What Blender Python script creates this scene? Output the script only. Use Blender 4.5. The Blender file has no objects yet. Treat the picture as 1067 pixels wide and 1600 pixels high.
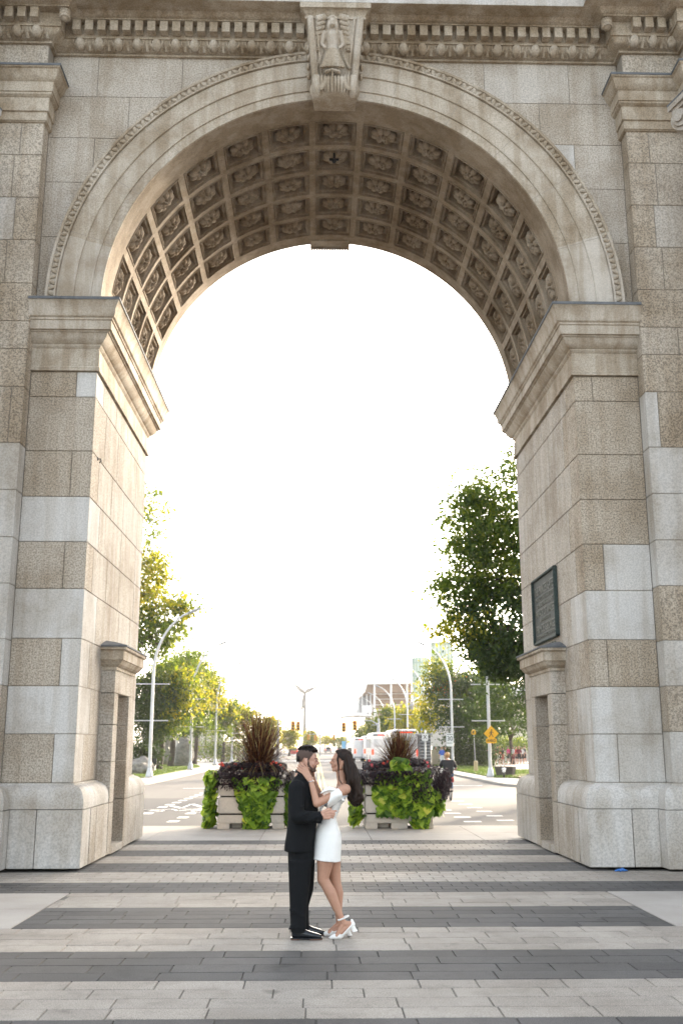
import bpy, bmesh, math, random
import numpy as np
from mathutils import Vector, Matrix
S=bpy.context.scene
COL=S.collection
rnd=random.Random(7)
R=math.radians
# ---------------------------------------------------------------- camera
FPX=1575.0; PCX,PCY=533.5,800.0; HOR=1166.0; VPX=494.0; EYE=1.75
TH=math.atan((HOR-PCY)/FPX); YAW=math.atan((PCX-VPX)/math.hypot(FPX,HOR-PCY))
Fv=Vector((math.sin(YAW)*math.cos(TH),math.cos(YAW)*math.cos(TH),math.sin(TH)))
Rv=Vector((math.cos(YAW),-math.sin(YAW),0)); Uv=Rv.cross(Fv)
cam=bpy.data.cameras.new('camera'); co=bpy.data.objects.new('camera',cam); COL.objects.link(co)
m=Matrix((Rv,Uv,-Fv)).transposed().to_4x4(); m.translation=(0,0,EYE); co.matrix_world=m
cam.sensor_fit='VERTICAL'; cam.sensor_height=36; cam.lens=36*FPX/1600; cam.clip_end=8000; cam.clip_start=.05
cam.dof.use_dof=True; cam.dof.focus_distance=10.3; cam.dof.aperture_fstop=3.2
S.camera=co
# ---------------------------------------------------------------- light
SUN_EL=13.0; SUN_AZ=27.0
w=bpy.data.worlds.new('World'); S.world=w; w.use_nodes=True
nt=w.node_tree; bg=nt.nodes['Background']
sky=nt.nodes.new('ShaderNodeTexSky'); sky.sky_type='NISHITA'; sky.sun_disc=False
sky.sun_elevation=R(SUN_EL); sky.sun_rotation=R(SUN_AZ); sky.air_density=1.0; sky.dust_density=3.5; sky.ozone_density=1.0
hs=nt.nodes.new('ShaderNodeHueSaturation'); hs.inputs['Saturation'].default_value=.45
nt.links.new(sky.outputs[0],hs.inputs['Color']); nt.links.new(hs.outputs[0],bg.inputs['Color'])
bg.inputs['Strength'].default_value=0.15
sl=bpy.data.lights.new('sun','SUN'); sl.energy=2.2; sl.angle=R(2.5); sl.color=(1,.82,.6)
so=bpy.data.objects.new('sun',sl); COL.objects.link(so)
sd=Vector((math.sin(R(SUN_AZ))*math.cos(R(SUN_EL)),math.cos(R(SUN_AZ))*math.cos(R(SUN_EL)),math.sin(R(SUN_EL))))
so.rotation_euler=sd.to_track_quat('Z','Y').to_euler(); so.location=(30,60,30)
S.view_settings.view_transform='Standard'; S.view_settings.look='None'; S.view_settings.gamma=1
S.view_settings.exposure=2.62
S.render.engine='CYCLES'
# ---------------------------------------------------------------- helpers
def ray(px,py): return Fv+Rv*((px-PCX)/FPX)-Uv*((py-PCY)/FPX)
def P(px,py,Y):
    d=ray(px,py); t=Y/d.y; return Vector((0,0,EYE))+d*t
def G(px,py,z=0):
    d=ray(px,py); t=(z-EYE)/d.z; return Vector((0,0,EYE))+d*t
def GX(px,py,X):
    d=ray(px,py); t=X/d.x; return Vector((0,0,EYE))+d*t
def link(name,me,mats,parent=None,smooth=False):
    o=bpy.data.objects.new(name,me); COL.objects.link(o)
    for mm in (mats if isinstance(mats,(list,tuple)) else [mats]): me.materials.append(mm)
    if parent is not None:
        o.parent=parent; o.matrix_parent_inverse=Matrix.Translation(-parent.location) if False else Matrix.Identity(4)
        # geometry is given in world space: shift it into the parent's frame
        pw=world_of(parent)
        if pw!=Matrix.Identity(4): me.transform(pw.inverted())
    if smooth:
        for p in me.polygons: p.use_smooth=True
    return o
def world_of(o):
    mm=Matrix.LocRotScale(o.location,o.rotation_euler,o.scale)
    return world_of(o.parent)@mm if o.parent else mm
def tag(o,label=None,cat=None,group=None,kind=None):
    if label: o['label']=label
    if cat: o['category']=cat
    if group: o['group']=group
    if kind: o['kind']=kind
    return o
def empty(name,loc,label,cat,group=None):
    o=bpy.data.objects.new(name,None); COL.objects.link(o); o.location=loc; o.empty_display_size=.2
    return tag(o,label,cat,group)
def copy_tree(o,parent=None):
    c=o.copy(); COL.objects.link(c)
    if parent is not None: c.parent=parent
    for ch in list(o.children): copy_tree(ch,c)
    return c
class MB:
    def __init__(s): s.v=[];s.f=[];s.t=[];s.m=[]
    def add(s,vs,fs,tone=.5,mat=0):
        b=len(s.v); s.v+= [tuple(v) for v in vs]
        for f in fs: s.f.append(tuple(b+i for i in f)); s.t.append(tone); s.m.append(mat)
    def box(s,a,b,tone=.5,mat=0,bev=0):
        x0,x1=sorted((a[0],b[0]));y0,y1=sorted((a[1],b[1]));z0,z1=sorted((a[2],b[2]))
        if bev<=0:
            vs=[(x0,y0,z0),(x1,y0,z0),(x1,y1,z0),(x0,y1,z0),(x0,y0,z1),(x1,y0,z1),(x1,y1,z1),(x0,y1,z1)]
            s.add(vs,[(0,3,2,1),(4,5,6,7),(0,1,5,4),(1,2,6,5),(2,3,7,6),(3,0,4,7)],tone,mat); return
        bm=bmesh.new(); bmesh.ops.create_cube(bm,size=1)
        for v in bm.verts: v.co=Vector(((x0+x1)/2+v.co.x*(x1-x0),(y0+y1)/2+v.co.y*(y1-y0),(z0+z1)/2+v.co.z*(z1-z0)))
        bmesh.ops.bevel(bm,geom=bm.edges[:],offset=bev,segments=2,affect='EDGES')
        s.bm(bm,tone,mat)
    def bm(s,bm,tone=.5,mat=0):
        bm.verts.index_update(); s.add([v.co[:] for v in bm.verts],[[v.index for v in f.verts] for f in bm.faces],tone,mat); bm.free()
    def tube(s,pts,rad,n=8,tone=.5,mat=0,cap=True):
        pts=[Vector(p) for p in pts]; N=len(pts)
        if not isinstance(rad,(list,tuple)): rad=[rad]*N
        vs=[];up=None
        for i,p in enumerate(pts):
            t=(pts[min(i+1,N-1)]-pts[max(i-1,0)]); t=t.normalized() if t.length>1e-9 else Vector((0,0,1))
            if up is None: up=Vector((0,1,0)) if abs(t.y)<.9 else Vector((1,0,0))
            a=t.cross(up)
            if a.length<1e-4: a=t.cross(Vector((1,.1,.2)))
            a.normalize(); b=a.cross(t); up=b
            for k in range(n):
                th=2*math.pi*k/n; vs.append(p+(a*math.cos(th)+b*math.sin(th))*rad[i])
        fs=[(i*n+k,i*n+(k+1)%n,(i+1)*n+(k+1)%n,(i+1)*n+k) for i in range(N-1) for k in range(n)]
        if cap: fs+= [tuple(range(n))[::-1],tuple((N-1)*n+k for k in range(n))]
        s.add(vs,fs,tone,mat)
    def ell(s,c,r,tone=.5,mat=0,rot=None,u=16,w=10):
        bm=bmesh.new(); bmesh.ops.create_uvsphere(bm,u_segments=u,v_segments=w,radius=1)
        M=Matrix.Translation(Vector(c))@(rot.to_4x4() if rot else Matrix.Identity(4))@Matrix.Diagonal((r[0],r[1],r[2],1))
        bm.transform(M); s.bm(bm,tone,mat)
    def cap(s,p0,r0,p1,r1,n=10):
        s.tube([p0,p1],[r0,r1],n); s.ell(p0,(r0,)*3,u=n,w=7); s.ell(p1,(r1,)*3,u=n,w=7)
    def chain(s,pts,rs,n=10):
        for i in range(len(pts)-1): s.cap(pts[i],rs[i],pts[i+1],rs[i+1],n)
    def loft(s,secs,n=20,tone=.5,mat=0,cap=True,sq=2.0):
        """secs: (centre, rx, ry, tilt in XZ plane)"""
        vs=[]
        for c,rx,ry,tl in secs:
            ax=Vector((math.cos(tl),0,math.sin(tl)))
            for k in range(n):
                th=2*math.pi*k/n; cc,ss=math.cos(th),math.sin(th)
                e=2/sq; cx=abs(cc)**e*(1 if cc>0 else -1); sy=abs(ss)**e*(1 if ss>0 else -1)
                vs.append(Vector(c)+ax*rx*cx+Vector((0,ry*sy,0)))
        N=len(secs)
        fs=[(i*n+k,i*n+(k+1)%n,(i+1)*n+(k+1)%n,(i+1)*n+k) for i in range(N-1) for k in range(n)]
        if cap: fs+= [tuple(range(n))[::-1],tuple((N-1)*n+k for k in range(n))]
        s.add(vs,fs,tone,mat)
    def sweep(s,path,prof,side=1,tone=.5,mat=0,closed=False,caps=False):
        n=len(path); path=[Vector((p[0],p[1])) for p in path]; out=[]
        for i in range(n):
            def nm(a,b):
                d=(b-a).normalized(); return Vector((d.y,-d.x))*side
            if closed: n1=nm(path[i-1],path[i]); n2=nm(path[i],path[(i+1)%n])
            else:
                n1=nm(path[max(i-1,0)],path[max(i-1,0)+1]) ; n2=nm(path[min(i,n-2)],path[min(i,n-2)+1])
            mt=(n1+n2)/(1+n1.dot(n2)); out.append(mt)
        vs=[];k=len(prof)
        for i in range(n):
            for o,z in prof: q=path[i]+out[i]*o; vs.append((q.x,q.y,z))
        fs=[]
        for i in range(n if closed else n-1):
            j=(i+1)%n
            for a in range(k-1): fs.append((i*k+a,j*k+a,j*k+a+1,i*k+a+1))
        if caps: fs+= [tuple(range(k)),tuple((n-1)*k+a for a in range(k))[::-1]]
        s.add(vs,fs,tone,mat)
    def mesh(s,name):
        me=bpy.data.meshes.new(name); me.from_pydata(s.v,[],s.f); me.update()
        a=me.attributes.new('tone','FLOAT','FACE'); a.data.foreach_set('value',s.t)
        if any(s.m): me.polygons.foreach_set('material_index',s.m)
        return me
    def build(s,name,mats,parent=None,smooth=False,recalc=False):
        me=s.mesh(name)
        if recalc:
            bm=bmesh.new(); bm.from_mesh(me); bmesh.ops.recalc_face_normals(bm,faces=bm.faces[:]); bm.to_mesh(me); bm.free()
        return link(name,me,mats,parent,smooth)
def autosmooth(o,ang=35):
    me=o.data
    for p in me.polygons: p.use_smooth=True
    bm=bmesh.new(); bm.from_mesh(me)
    for e in bm.edges:
        if len(e.link_faces)==2 and e.calc_face_angle(0)>R(ang): e.smooth=False
    bm.to_mesh(me); bm.free()
def remesh(mb,name,mat,parent,voxel=.006,it=4,fac=.5,subdiv=0):
    me=mb.mesh(name); o=bpy.data.objects.new(name,me); COL.objects.link(o)
    r=o.modifiers.new('r','REMESH'); r.mode='VOXEL'; r.voxel_size=voxel; r.adaptivity=0
    if it: sm=o.modifiers.new('s','SMOOTH'); sm.iterations=it; sm.factor=fac
    dg=bpy.context.evaluated_depsgraph_get(); dg.update()
    nm=bpy.data.meshes.new_from_object(o.evaluated_get(dg)); bpy.data.objects.remove(o); bpy.data.meshes.remove(me)
    nm.materials.clear()
    return link(name,nm,mat,parent,True)
def quads(name,V,mats,parent=None,tones=None,fold=False,smooth=False):
    """V: (N,k,3) polygons"""
    V=np.asarray(V,dtype=np.float32); N,k,_=V.shape
    me=bpy.data.meshes.new(name); me.vertices.add(N*k); me.vertices.foreach_set('co',V.ravel())
    me.loops.add(N*k); me.loops.foreach_set('vertex_index',np.arange(N*k,dtype=np.int32))
    me.polygons.add(N); me.polygons.foreach_set('loop_start',np.arange(0,N*k,k,dtype=np.int32)); me.polygons.foreach_set('loop_total',np.full(N,k,dtype=np.int32))
    me.update(calc_edges=True)
    a=me.attributes.new('tone','FLOAT','FACE'); a.data.foreach_set('value',np.asarray(tones if tones is not None else np.full(N,.5),dtype=np.float32))
    return link(name,me,mats,parent,smooth)
# ---------------------------------------------------------------- materials
def mat(name,col=(.5,.5,.5),rough=.7,metal=0,spec=.5):
    m=bpy.data.materials.new(name); m.use_nodes=True; b=m.node_tree.nodes['Principled BSDF']
    b.inputs['Base Color'].default_value=(*col,1); b.inputs['Roughness'].default_value=rough; b.inputs['Metallic'].default_value=metal
    b.inputs['Specular IOR Level'].default_value=spec
    return m
class NB:
    def __init__(s,m): s.nt=m.node_tree; s.b=s.nt.nodes['Principled BSDF']
    def n(s,t,**k):
        x=s.nt.nodes.new(t)
        for a,v in k.items():
            if hasattr(x,a): setattr(x,a,v)
        return x
    def l(s,a,b): s.nt.links.new(a,b)
    def pos(s):
        g=s.n('ShaderNodeNewGeometry'); return g.outputs['Position']
    def noise(s,scale,detail=4,rough=.55,vec=None,w=None):
        x=s.n('ShaderNodeTexNoise'); x.inputs['Scale'].default_value=scale; x.inputs['Detail'].default_value=detail; x.inputs['Roughness'].default_value=rough
        s.l(vec if vec is not None else s.pos(),x.inputs['Vector']); return x.outputs['Fac']
    def ramp(s,fac,stops):
        r=s.n('ShaderNodeValToRGB'); s.l(fac,r.inputs[0]); e=r.color_ramp.elements
        while len(e)<len(stops): e.new(.5)
        for q,(p,c) in zip(e,stops): q.position=p; q.color=(*(c if isinstance(c,tuple) else (c,c,c)),1)
        return r.outputs[0]
    def mix(s,f,a,b,mode='MIX'):
        x=s.n('ShaderNodeMix'); x.data_type='RGBA'; x.blend_type=mode
        for val,i in ((f,0),(a,6),(b,7)):
            if isinstance(val,(int,float)): x.inputs[i].default_value=val if i==0 else (val,val,val,1)
            elif isinstance(val,tuple): x.inputs[i].default_value=(*val,1)
            else: s.l(val,x.inputs[i])
        return x.outputs[2]
    def attr(s,name='tone'):
        a=s.n('ShaderNodeAttribute'); a.attribute_name=name; return a.outputs['Fac']
    def bump(s,h,st=.3,d=.01):
        x=s.n('ShaderNodeBump'); x.inputs['Strength'].default_value=st; x.inputs['Distance'].default_value=d
        s.l(h,x.inputs['Height']); s.l(x.outputs[0],s.b.inputs['Normal'])
    def col(s,c): s.l(c,s.b.inputs['Base Color'])
def stone(name,light=(.50,.485,.46),brown=(.36,.315,.255),speck=.55,grime=.5):
    m=mat(name,rough=.85,spec=.25); b=NB(m)
    base=b.ramp(b.attr(),[(0,light),(.45,tuple((a+c)/2 for a,c in zip(light,brown))),(1,brown)])
    # grain of the cast stone: the coarser, the browner the block
    g=b.ramp(b.noise(38,3,.75),[(.40,.18),(.55,1.0),(.70,1.3)])
    f=b.n('ShaderNodeMath',operation='MULTIPLY_ADD'); b.l(b.attr(),f.inputs[0]); f.inputs[1].default_value=speck*.75; f.inputs[2].default_value=speck*.42
    c=b.mix(f.outputs[0],base,g,'MULTIPLY')
    st=b.ramp(b.noise(.9,5,.62),[(.36,(.66,.60,.52)),(.55,(1,1,1)),(.8,(1.07,1.06,1.05))])
    c=b.mix(min(1,grime*1.3),c,st,'MULTIPLY')
    # rain streaks: stretched vertically
    mp=b.n('ShaderNodeMapping'); mp.inputs['Scale'].default_value=(4.5,4.5,.35); b.l(b.pos(),mp.inputs[0])
    sk=b.ramp(b.noise(1.0,4,.6,mp.outputs[0]),[(.42,(.74,.69,.62)),(.56,(1,1,1))])
    c=b.mix(min(1,grime*.95),c,sk,'MULTIPLY')
    b.col(c); b.bump(b.noise(55,3,.8),.35,.006)
    return m
M={}
M['stone']=stone('cast_stone',(.60,.575,.54),(.48,.405,.315))
M['carved']=stone('carved_stone',(.56,.505,.435),(.47,.395,.30),.35,.8)
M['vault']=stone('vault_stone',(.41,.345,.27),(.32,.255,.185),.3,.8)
M['mortar']=mat('mortar',(.27,.24,.20),.95)
def flat(name,col,rough=.7,metal=0,nscale=None,amt=.25,spec=.5,bump=0):
    m=mat(name,col,rough,metal,spec)
    if nscale:
        b=NB(m); c=b.mix(1.0,col,b.ramp(b.noise(nscale,4),[(.3,1-amt),(.7,1+amt*.4)]),'MULTIPLY'); b.col(c)
        if bump: b.bump(b.noise(nscale*2,3),bump,.01)
    return m
M['lead']=flat('lead_flashing',(.15,.155,.16),.85,.0,8,.3,.2)
# ================================================================ GROUND
X0=.30
def pave_mat():
    m=mat('concrete_pavers',rough=.8,spec=.3); b=NB(m)
    base=b.ramp(b.attr(),[(0,(.072,.07,.069)),(.45,(.13,.124,.12)),(.5,(.34,.305,.265)),(1,(.45,.405,.35))])
    c=b.mix(.65,base,b.ramp(b.noise(110,2,.8),[(.40,.35),(.6,1.2)]),'MULTIPLY')
    c=b.mix(.8,c,b.ramp(b.noise(.8,6,.65),[(.35,(.72,.70,.68)),(.6,(1,1,1))]),'MULTIPLY')
    c=b.mix(.5,c,b.ramp(b.noise(5,5,.7),[(.30,.55),(.5,1.0)]),'MULTIPLY')
    c=b.mix(.9,c,b.ramp(b.noise(2.2,3,.5),[(.26,.62),(.33,1.0)]),'MULTIPLY')
    b.col(c); b.bump(b.noise(120,3,.8),.25,.003); return m
M['paver']=pave_mat()
M['joint']=flat('paver_joint',(.15,.137,.12),.95,0,30,.4)
def slabs():
    m=mat('poured_concrete',rough=.85,spec=.25); b=NB(m)
    c=b.mix(.5,(.40,.37,.335),b.ramp(b.noise(90,3,.8),[(.35,.6),(.6,1.1)]),'MULTIPLY')
    c=b.mix(.7,c,b.ramp(b.noise(.6,6,.62),[(.33,(.70,.68,.65)),(.62,(1.05,1.05,1.05))]),'MULTIPLY')
    b.col(c); return m
M['concrete']=slabs()
def asphalt(name,base):
    m=mat(name,rough=.85,spec=.3); b=NB(m)
    c=b.mix(.6,base,b.ramp(b.noise(60,2,.9),[(.35,.6),(.65,1.25)]),'MULTIPLY')
    mp=b.n('ShaderNodeMapping'); mp.inputs['Scale'].default_value=(.9,.12,1); b.l(b.pos(),mp.inputs[0])
    c=b.mix(.6,c,b.ramp(b.noise(.7,5,.6,mp.outputs[0]),[(.35,.72),(.65,1.2)]),'MULTIPLY')
    b.col(c); return m
M['asphalt']=asphalt('asphalt',(.042,.041,.042)); M['road2']=asphalt('worn_concrete_road',(.11,.10,.092))
def sheet(name,x0,x1,y0,y1,z,m,kind='structure',thick=0):
    b=MB()
    if thick: b.box((x0,y0,z-thick),(x1,y1,z))
    else: b.add([(x0,y0,z),(x1,y0,z),(x1,y1,z),(x0,y1,z)],[(0,1,2,3)])
    return tag(b.build(name,m),kind=kind)
sheet('ground',-4000,4000,-300,6000,-.14,M['road2'])
RZ=-.11
# plaza slab in two poured-concrete sheets round the pavers
sheet('plaza',-60,60,-40,23.75,-.012,M['joint'],thick=.12)
# pavers
def tile(b,x0,x1,y0,y1,tone,z=0.0,g=.0035):
    ch=.004
    vs=[(x0+g,y0+g,z-.008),(x1-g,y0+g,z-.008),(x1-g,y1-g,z-.008),(x0+g,y1-g,z-.008),
        (x0+g+ch,y0+g+ch,z),(x1-g-ch,y0+g+ch,z),(x1-g-ch,y1-g-ch,z),(x0+g+ch,y1-g-ch,z)]
    b.add(vs,[(4,5,6,7),(0,1,5,4),(1,2,6,5),(2,3,7,6),(3,0,4,7)],tone)
bands=[(4.9,6.06,1),(6.06,7.24,0),(7.24,8.36,1),(8.36,9.51,0),(9.51,10.67,1),(10.67,11.98,0),(11.98,13.15,1),(13.15,14.11,0),(14.11,15.23,1),(15.23,16.37,0),(16.37,17.39,1),(17.39,18.34,0),(18.34,19.39,1),(19.39,20.2,0)]
pv=MB(); sq=MB()
for y0,y1,lt in bands:
    big=y0<13; n=round((y1-y0)/(.29 if big else .24)); h=(y1-y0)/n
    if big:
        for r in range(n):
            x=-9-rnd.random()*.66
            while x<9.5:
                L=.66 if rnd.random()<.86 else .44
                xa,xb=x,x+L; x+=L
                cx=(xa+xb)/2-X0
                if y0>10.5:
                    xa=max(xa,X0-3.29); xb=min(xb,X0+3.29)
                    if xb-xa<.06: continue
                t=(.72+rnd.uniform(-.17,.17)) if lt else (.2+rnd.uniform(-.16,.14))
                tile(pv,xa,xb,y0+r*h,y0+(r+1)*h,t,rnd.uniform(-.0015,.0015))
    else:
        for r in range(n):
            x=-12 if y0<15 else X0-3.75
            xe=12 if y0<15 else X0+3.75
            x-=(r%2)*.16
            while x<xe:
                t=(.82+rnd.uniform(-.12,.14)) if lt else (.17+rnd.uniform(-.1,.12))
                if y0<13.5 and abs(x-X0)>4.7: t=.02+rnd.random()*.06
                tile(sq,x,x+.32,y0+r*h,y0+(r+1)*h,t,0,.004); x+=.32
tag(pv.build('paving',M['paver']),kind='structure'); tag(sq.build('square_paving',M['paver']),kind='structure')
cs=MB()
def slabgrid(x0,x1,y0,y1,sx,sy):
    nx=max(1,round((x1-x0)/sx)); ny=max(1,round((y1-y0)/sy))
    for i in range(nx):
        for j in range(ny): tile(cs,x0+(x1-x0)*i/nx,x0+(x1-x0)*(i+1)/nx,y0+(y1-y0)*j/ny,y0+(y1-y0)*(j+1)/ny,.5,0,.005)
slabgrid(-12,X0-3.30,10.67,13.15,1.75,1.24); slabgrid(X0+3.30,12,10.67,13.15,1.75,1.24)
slabgrid(-14,14,20.2,23.6,2.1,1.7)
slabgrid(-40,-9.8,-10,14,2,2); slabgrid(9.9,40,-10,14,2,2); slabgrid(-9.8,9.9,-10,4.9,2,2)
tag(cs.build('concrete_slabs',M['concrete']),kind='structure')
sheet('kerb',-60,60,23.6,23.78,.002,M['concrete'],thick=.13)
# cross street and main road
sheet('road',-120,120,23.78,38.5,RZ,M['asphalt'])
sheet('main_road',-120,120,38.5,900,RZ-.004,M['road2'])
# pavements, lawns either side (rounded corners)
def poly_slab(name,pts,z,th,m,kind='structure'):
    b=MB(); n=len(pts); vs=[(x,y,z) for x,y in pts]+[(x,y,z-th) for x,y in pts]
    b.add(vs,[tuple(range(n))]+[(i,i+n,(i+1)%n+n,(i+1)%n) for i in range(n)])
    return tag(b.build(name,m,recalc=True),kind=kind)
def arc(cx,cy,r,a0,a1,n=10): return [(cx+r*math.cos(R(a0+(a1-a0)*i/n)),cy+r*math.sin(R(a0+(a1-a0)*i/n))) for i in range(n+1)]
lx=-8.3; rx=9.0
poly_slab('pavement',[(-110,47)]+arc(lx-5.5,52.5,5.5,270,360)+[(lx,600),(-110,600)],.0,.2,M['concrete'])
poly_slab('pavement',[(110,45),(110,600),(rx,600)]+arc(rx+6,51,6,180,270),.0,.2,M['concrete'])
def grass_mat(name,c1,c2):
    m=mat(name,rough=.9,spec=.1); b=NB(m); b.col(b.mix(b.noise(1.3,5,.7),c1,c2)); b.bump(b.noise(40,3),.8,.05); return m
M['lawn']=grass_mat('lawn',(.06,.11,.018),(.13,.17,.03)); M['mulch']=flat('mulch',(.14,.075,.04),.95,0,9,.6,bump=.8)
Lpts=[(-40,57.5),(-12,57.0),(-9.9,58.6),(-9.75,63),(-10.0,90),(-11.5,99),(-16,103),(-40,104)]
Rpts=[(10.2,59.5),(12.5,57.2),(45,57.0),(45,76),(15,77),(14.2,97),(11.2,101),(10.4,90)]
poly_slab('lawn',Lpts,.05,.06,M['lawn']); poly_slab('lawn',Rpts,.05,.06,M['lawn'])
poly_slab('mulch_bed',[(11.3,57.6),(18,57.2),(18,64),(14,66),(11.6,62)],.09,.05,M['mulch'])
def blades(name,pts,n,hgt,z):
    xs=[p[0] for p in pts]; ys=[p[1] for p in pts]; V=[];T=[]
    def inside(x,y):
        c=False;j=len(pts)-1
        for i in range(len(pts)):
            if (pts[i][1]>y)!=(pts[j][1]>y) and x<(pts[j][0]-pts[i][0])*(y-pts[i][1])/(pts[j][1]-pts[i][1])+pts[i][0]: c=not c
            j=i
        return c
    while len(V)<n:
        x=rnd.uniform(max(min(xs),-17),min(max(xs),20)); y=rnd.uniform(min(ys),max(ys))
        if not inside(x,y): continue
        a=rnd.uniform(0,math.pi); w=rnd.uniform(.02,.05); h=hgt*rnd.uniform(.5,1.2); dx,dy=math.cos(a)*w,math.sin(a)*w
        lx_,ly_=rnd.uniform(-.06,.06),rnd.uniform(-.06,.06)
        V.append([(x-dx,y-dy,z),(x+dx,y+dy,z),(x+lx_,y+ly_,z+h)]);T.append(rnd.random())
    return V,T
def leaf_mat(name,cols,trans=.45,rough=.55,tcol=None):
    m=mat(name,rough=rough,spec=.35); b=NB(m); c=b.ramp(b.attr(),cols); b.col(c)
    t=b.n('ShaderNodeBsdfTranslucent')
    if tcol: b.l(b.mix(1.0,c,tcol,'MULTIPLY'),t.inputs['Color'])
    else: b.l(c,t.inputs['Color'])
    mx=b.n('ShaderNodeMixShader'); mx.inputs[0].default_value=trans
    out=b.nt.nodes['Material Output']; b.l(b.b.outputs[0],mx.inputs[1]); b.l(t.outputs[0],mx.inputs[2]); b.l(mx.outputs[0],out.inputs[0])
    return m
M['grassblade']=leaf_mat('grass_blade',[(0,(.06,.12,.02)),(1,(.16,.2,.04))],.4)
for pts in (Lpts,Rpts):
    V,T=blades('g',pts,16000,.09,.05); tag(quads('grass',V,M['grassblade'],None,T),'short green lawn grass beside the avenue','grass',kind='stuff')
# ---- road markings
M['paint']=flat('road_paint',(.72,.70,.67),.7,0,12,.35); M['ypaint']=flat('yellow_road_paint',(.62,.42,.06),.7,0,12,.3)
mk=MB(); Z=RZ+.005
def mark(x0,x1,y0,y1,z=Z): mk.add([(x0,y0,z),(x1,y0,z),(x1,y1,z),(x0,y1,z)],[(0,1,2,3)])
def zoomL(x,y): return G(200+x/8.207,1180+y/8.207,RZ)
dl=[[(585,850),(708,800),(808,748),(902,705),(980,663)],[(258,748),(345,710),(445,668),(540,636),(628,608),(705,582),(780,557),(842,533),(905,510),(965,487)]]
for ln in dl:
    for i,(x,y) in enumerate(ln):
        q=zoomL(x,y); d=(zoomL(*ln[min(i+1,len(ln)-1)])-zoomL(*ln[max(i-1,0)])); L=.55 if ln is dl[0] else .6
        d=d.normalized()*(L/2); nrm=Vector((-d.y,d.x,0)).normalized()*.14
        q.z=Z; mk.add([(q+d+nrm)[:],(q+d-nrm)[:],(q-d-nrm)[:],(q-d+nrm)[:]],[(0,1,2,3)])
# bicycle stencil: two wheels, frame, chevrons
def ribbon(pts,wd):
    for a,c in zip(pts[:-1],pts[1:]):
        a=Vector(a);c=Vector(c); d=(c-a).normalized()*(wd/2); n_=Vector((-d.y,d.x,0))
        mk.add([(a+n_-d)[:],(a-n_-d)[:],(c-n_+d)[:],(c+n_+d)[:]],[(0,1,2,3)])
bc=zoomL(640,715); 
for cx in (-.85,.85): ribbon([(bc.x+cx+.42*math.cos(R(a)),bc.y+.7*math.sin(R(a)),Z) for a in range(0,361,24)],.1)
ribbon([(bc.x-.85,bc.y,Z),(bc.x-.3,bc.y+.9,Z),(bc.x+.55,bc.y+.9,Z),(bc.x,bc.y,Z),(bc.x-.3,bc.y+.9,Z)],.1); ribbon([(bc.x+.85,bc.y,Z),(bc.x+.5,bc.y+1.2,Z)],.1)
a1=zoomL(570,655);a2=zoomL(690,680);a3=zoomL(820,628);a4=zoomL(925,655); ribbon([(v.x,v.y,Z) for v in (a1,a2)],.2); ribbon([(v.x,v.y,Z) for v in (a3,a4)],.2); ribbon([(v.x,v.y,Z) for v in (a2,a3)],.08)
for px,py in ((738,1284),(722,1277),(707,1271),(693,1266),(714,1252),(727,1257),(741,1262),(756,1268),(772,1275),(789,1282)):
    q=G(px,py,RZ); mark(q.x-.22,q.x+.22,q.y-.16,q.y+.16)
for px0,px1,py in ((690,760,1240),):
    pass
q=G(500,1189,RZ); mark(-7.8,8.4,q.y-2,q.y+2); q=G(500,1180,RZ); mark(-7.8,8.4,q.y-3,q.y+3,Z+.001)
for xx in (-4.6,-1.7,3.4):
    for k in range(22): mark(xx-.07,xx+.07,62+k*9,65+k*9,Z+.002)
mark(-6.0,-.6,47.2,47.6,Z+.002); mark(1.2,8.0,50,50.4,Z+.002)
tag(mk.build('road_markings',M['paint']),kind='structure')
yk=MB(); 
for xx in (.18,.42): yk.add([(xx-.06,44,Z+.003),(xx+.06,44,Z+.003),(xx+.06,260,Z+.003),(xx-.06,260,Z+.003)],[(0,1,2,3)])
tag(yk.build('centre_line',M['ypaint']),kind='structure')

# ================================================================ GATEWAY
gate=empty('stone_gateway',(X0,18,0),'monumental grey and brown cast-stone triumphal arch with coffered vault spanning the paved walk','gateway')
HS=3.90; SP=15.58; BK=20.50; PF=15.28; HP=4.965; ZC=8.88; RI=3.90; RO=4.80; HO=5.95; HM=6.0
cz=[1.22,1.93,2.64,3.36,4.13,4.87,5.60,6.35,7.26,7.69]
Jt=.005
def blk(b,x0,x1,y0,y1,z0,z1,tone):
    b.box((x0,y0,z0+Jt),(x1,y1,z1-Jt),min(1,max(0,tone+rnd.uniform(-.08,.08))),0,.006)
LT={'l':.05,'b':.85,'B':1.0,'m':.45}
frontL=[[('b',.7),('l',.3)],[('l',1)],[('b',.72),('l',.28)],[('l',1)],[('b',.68),('b',.32)],[('l',1)],[('b',.7),('b',.3)],[('b',1)],[('B',.7),('l',.3)]]
frontR=[[('l',.34),('l',.66)],[('l',1)],[('b',.27),('B',.73)],[('l',1)],[('B',.3),('l',.7)],[('B',1)],[('B',1)],[('B',1)],[('B',.28),('B',.72)]]
pilz=[1.22]+[P(500,y,PF).z for y in (1143,1071,999,913,841,768,695,608,549,506,447,380,314,248)]+[12.06]
pilL=[['b','b'],['b'],['l'],['l'],['l'],['l','l'],['l'],['B','b'],['B'],['b','b'],['B'],['b'],['B','m'],['b'],['b','b'],['b']]
pilR=[['l'],['b'],['l'],['B','b'],['l'],['l','l'],['l'],['l','B'],['B'],['b','b'],['B'],['b'],['B','m'],['b'],['b','b'],['b']]
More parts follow.
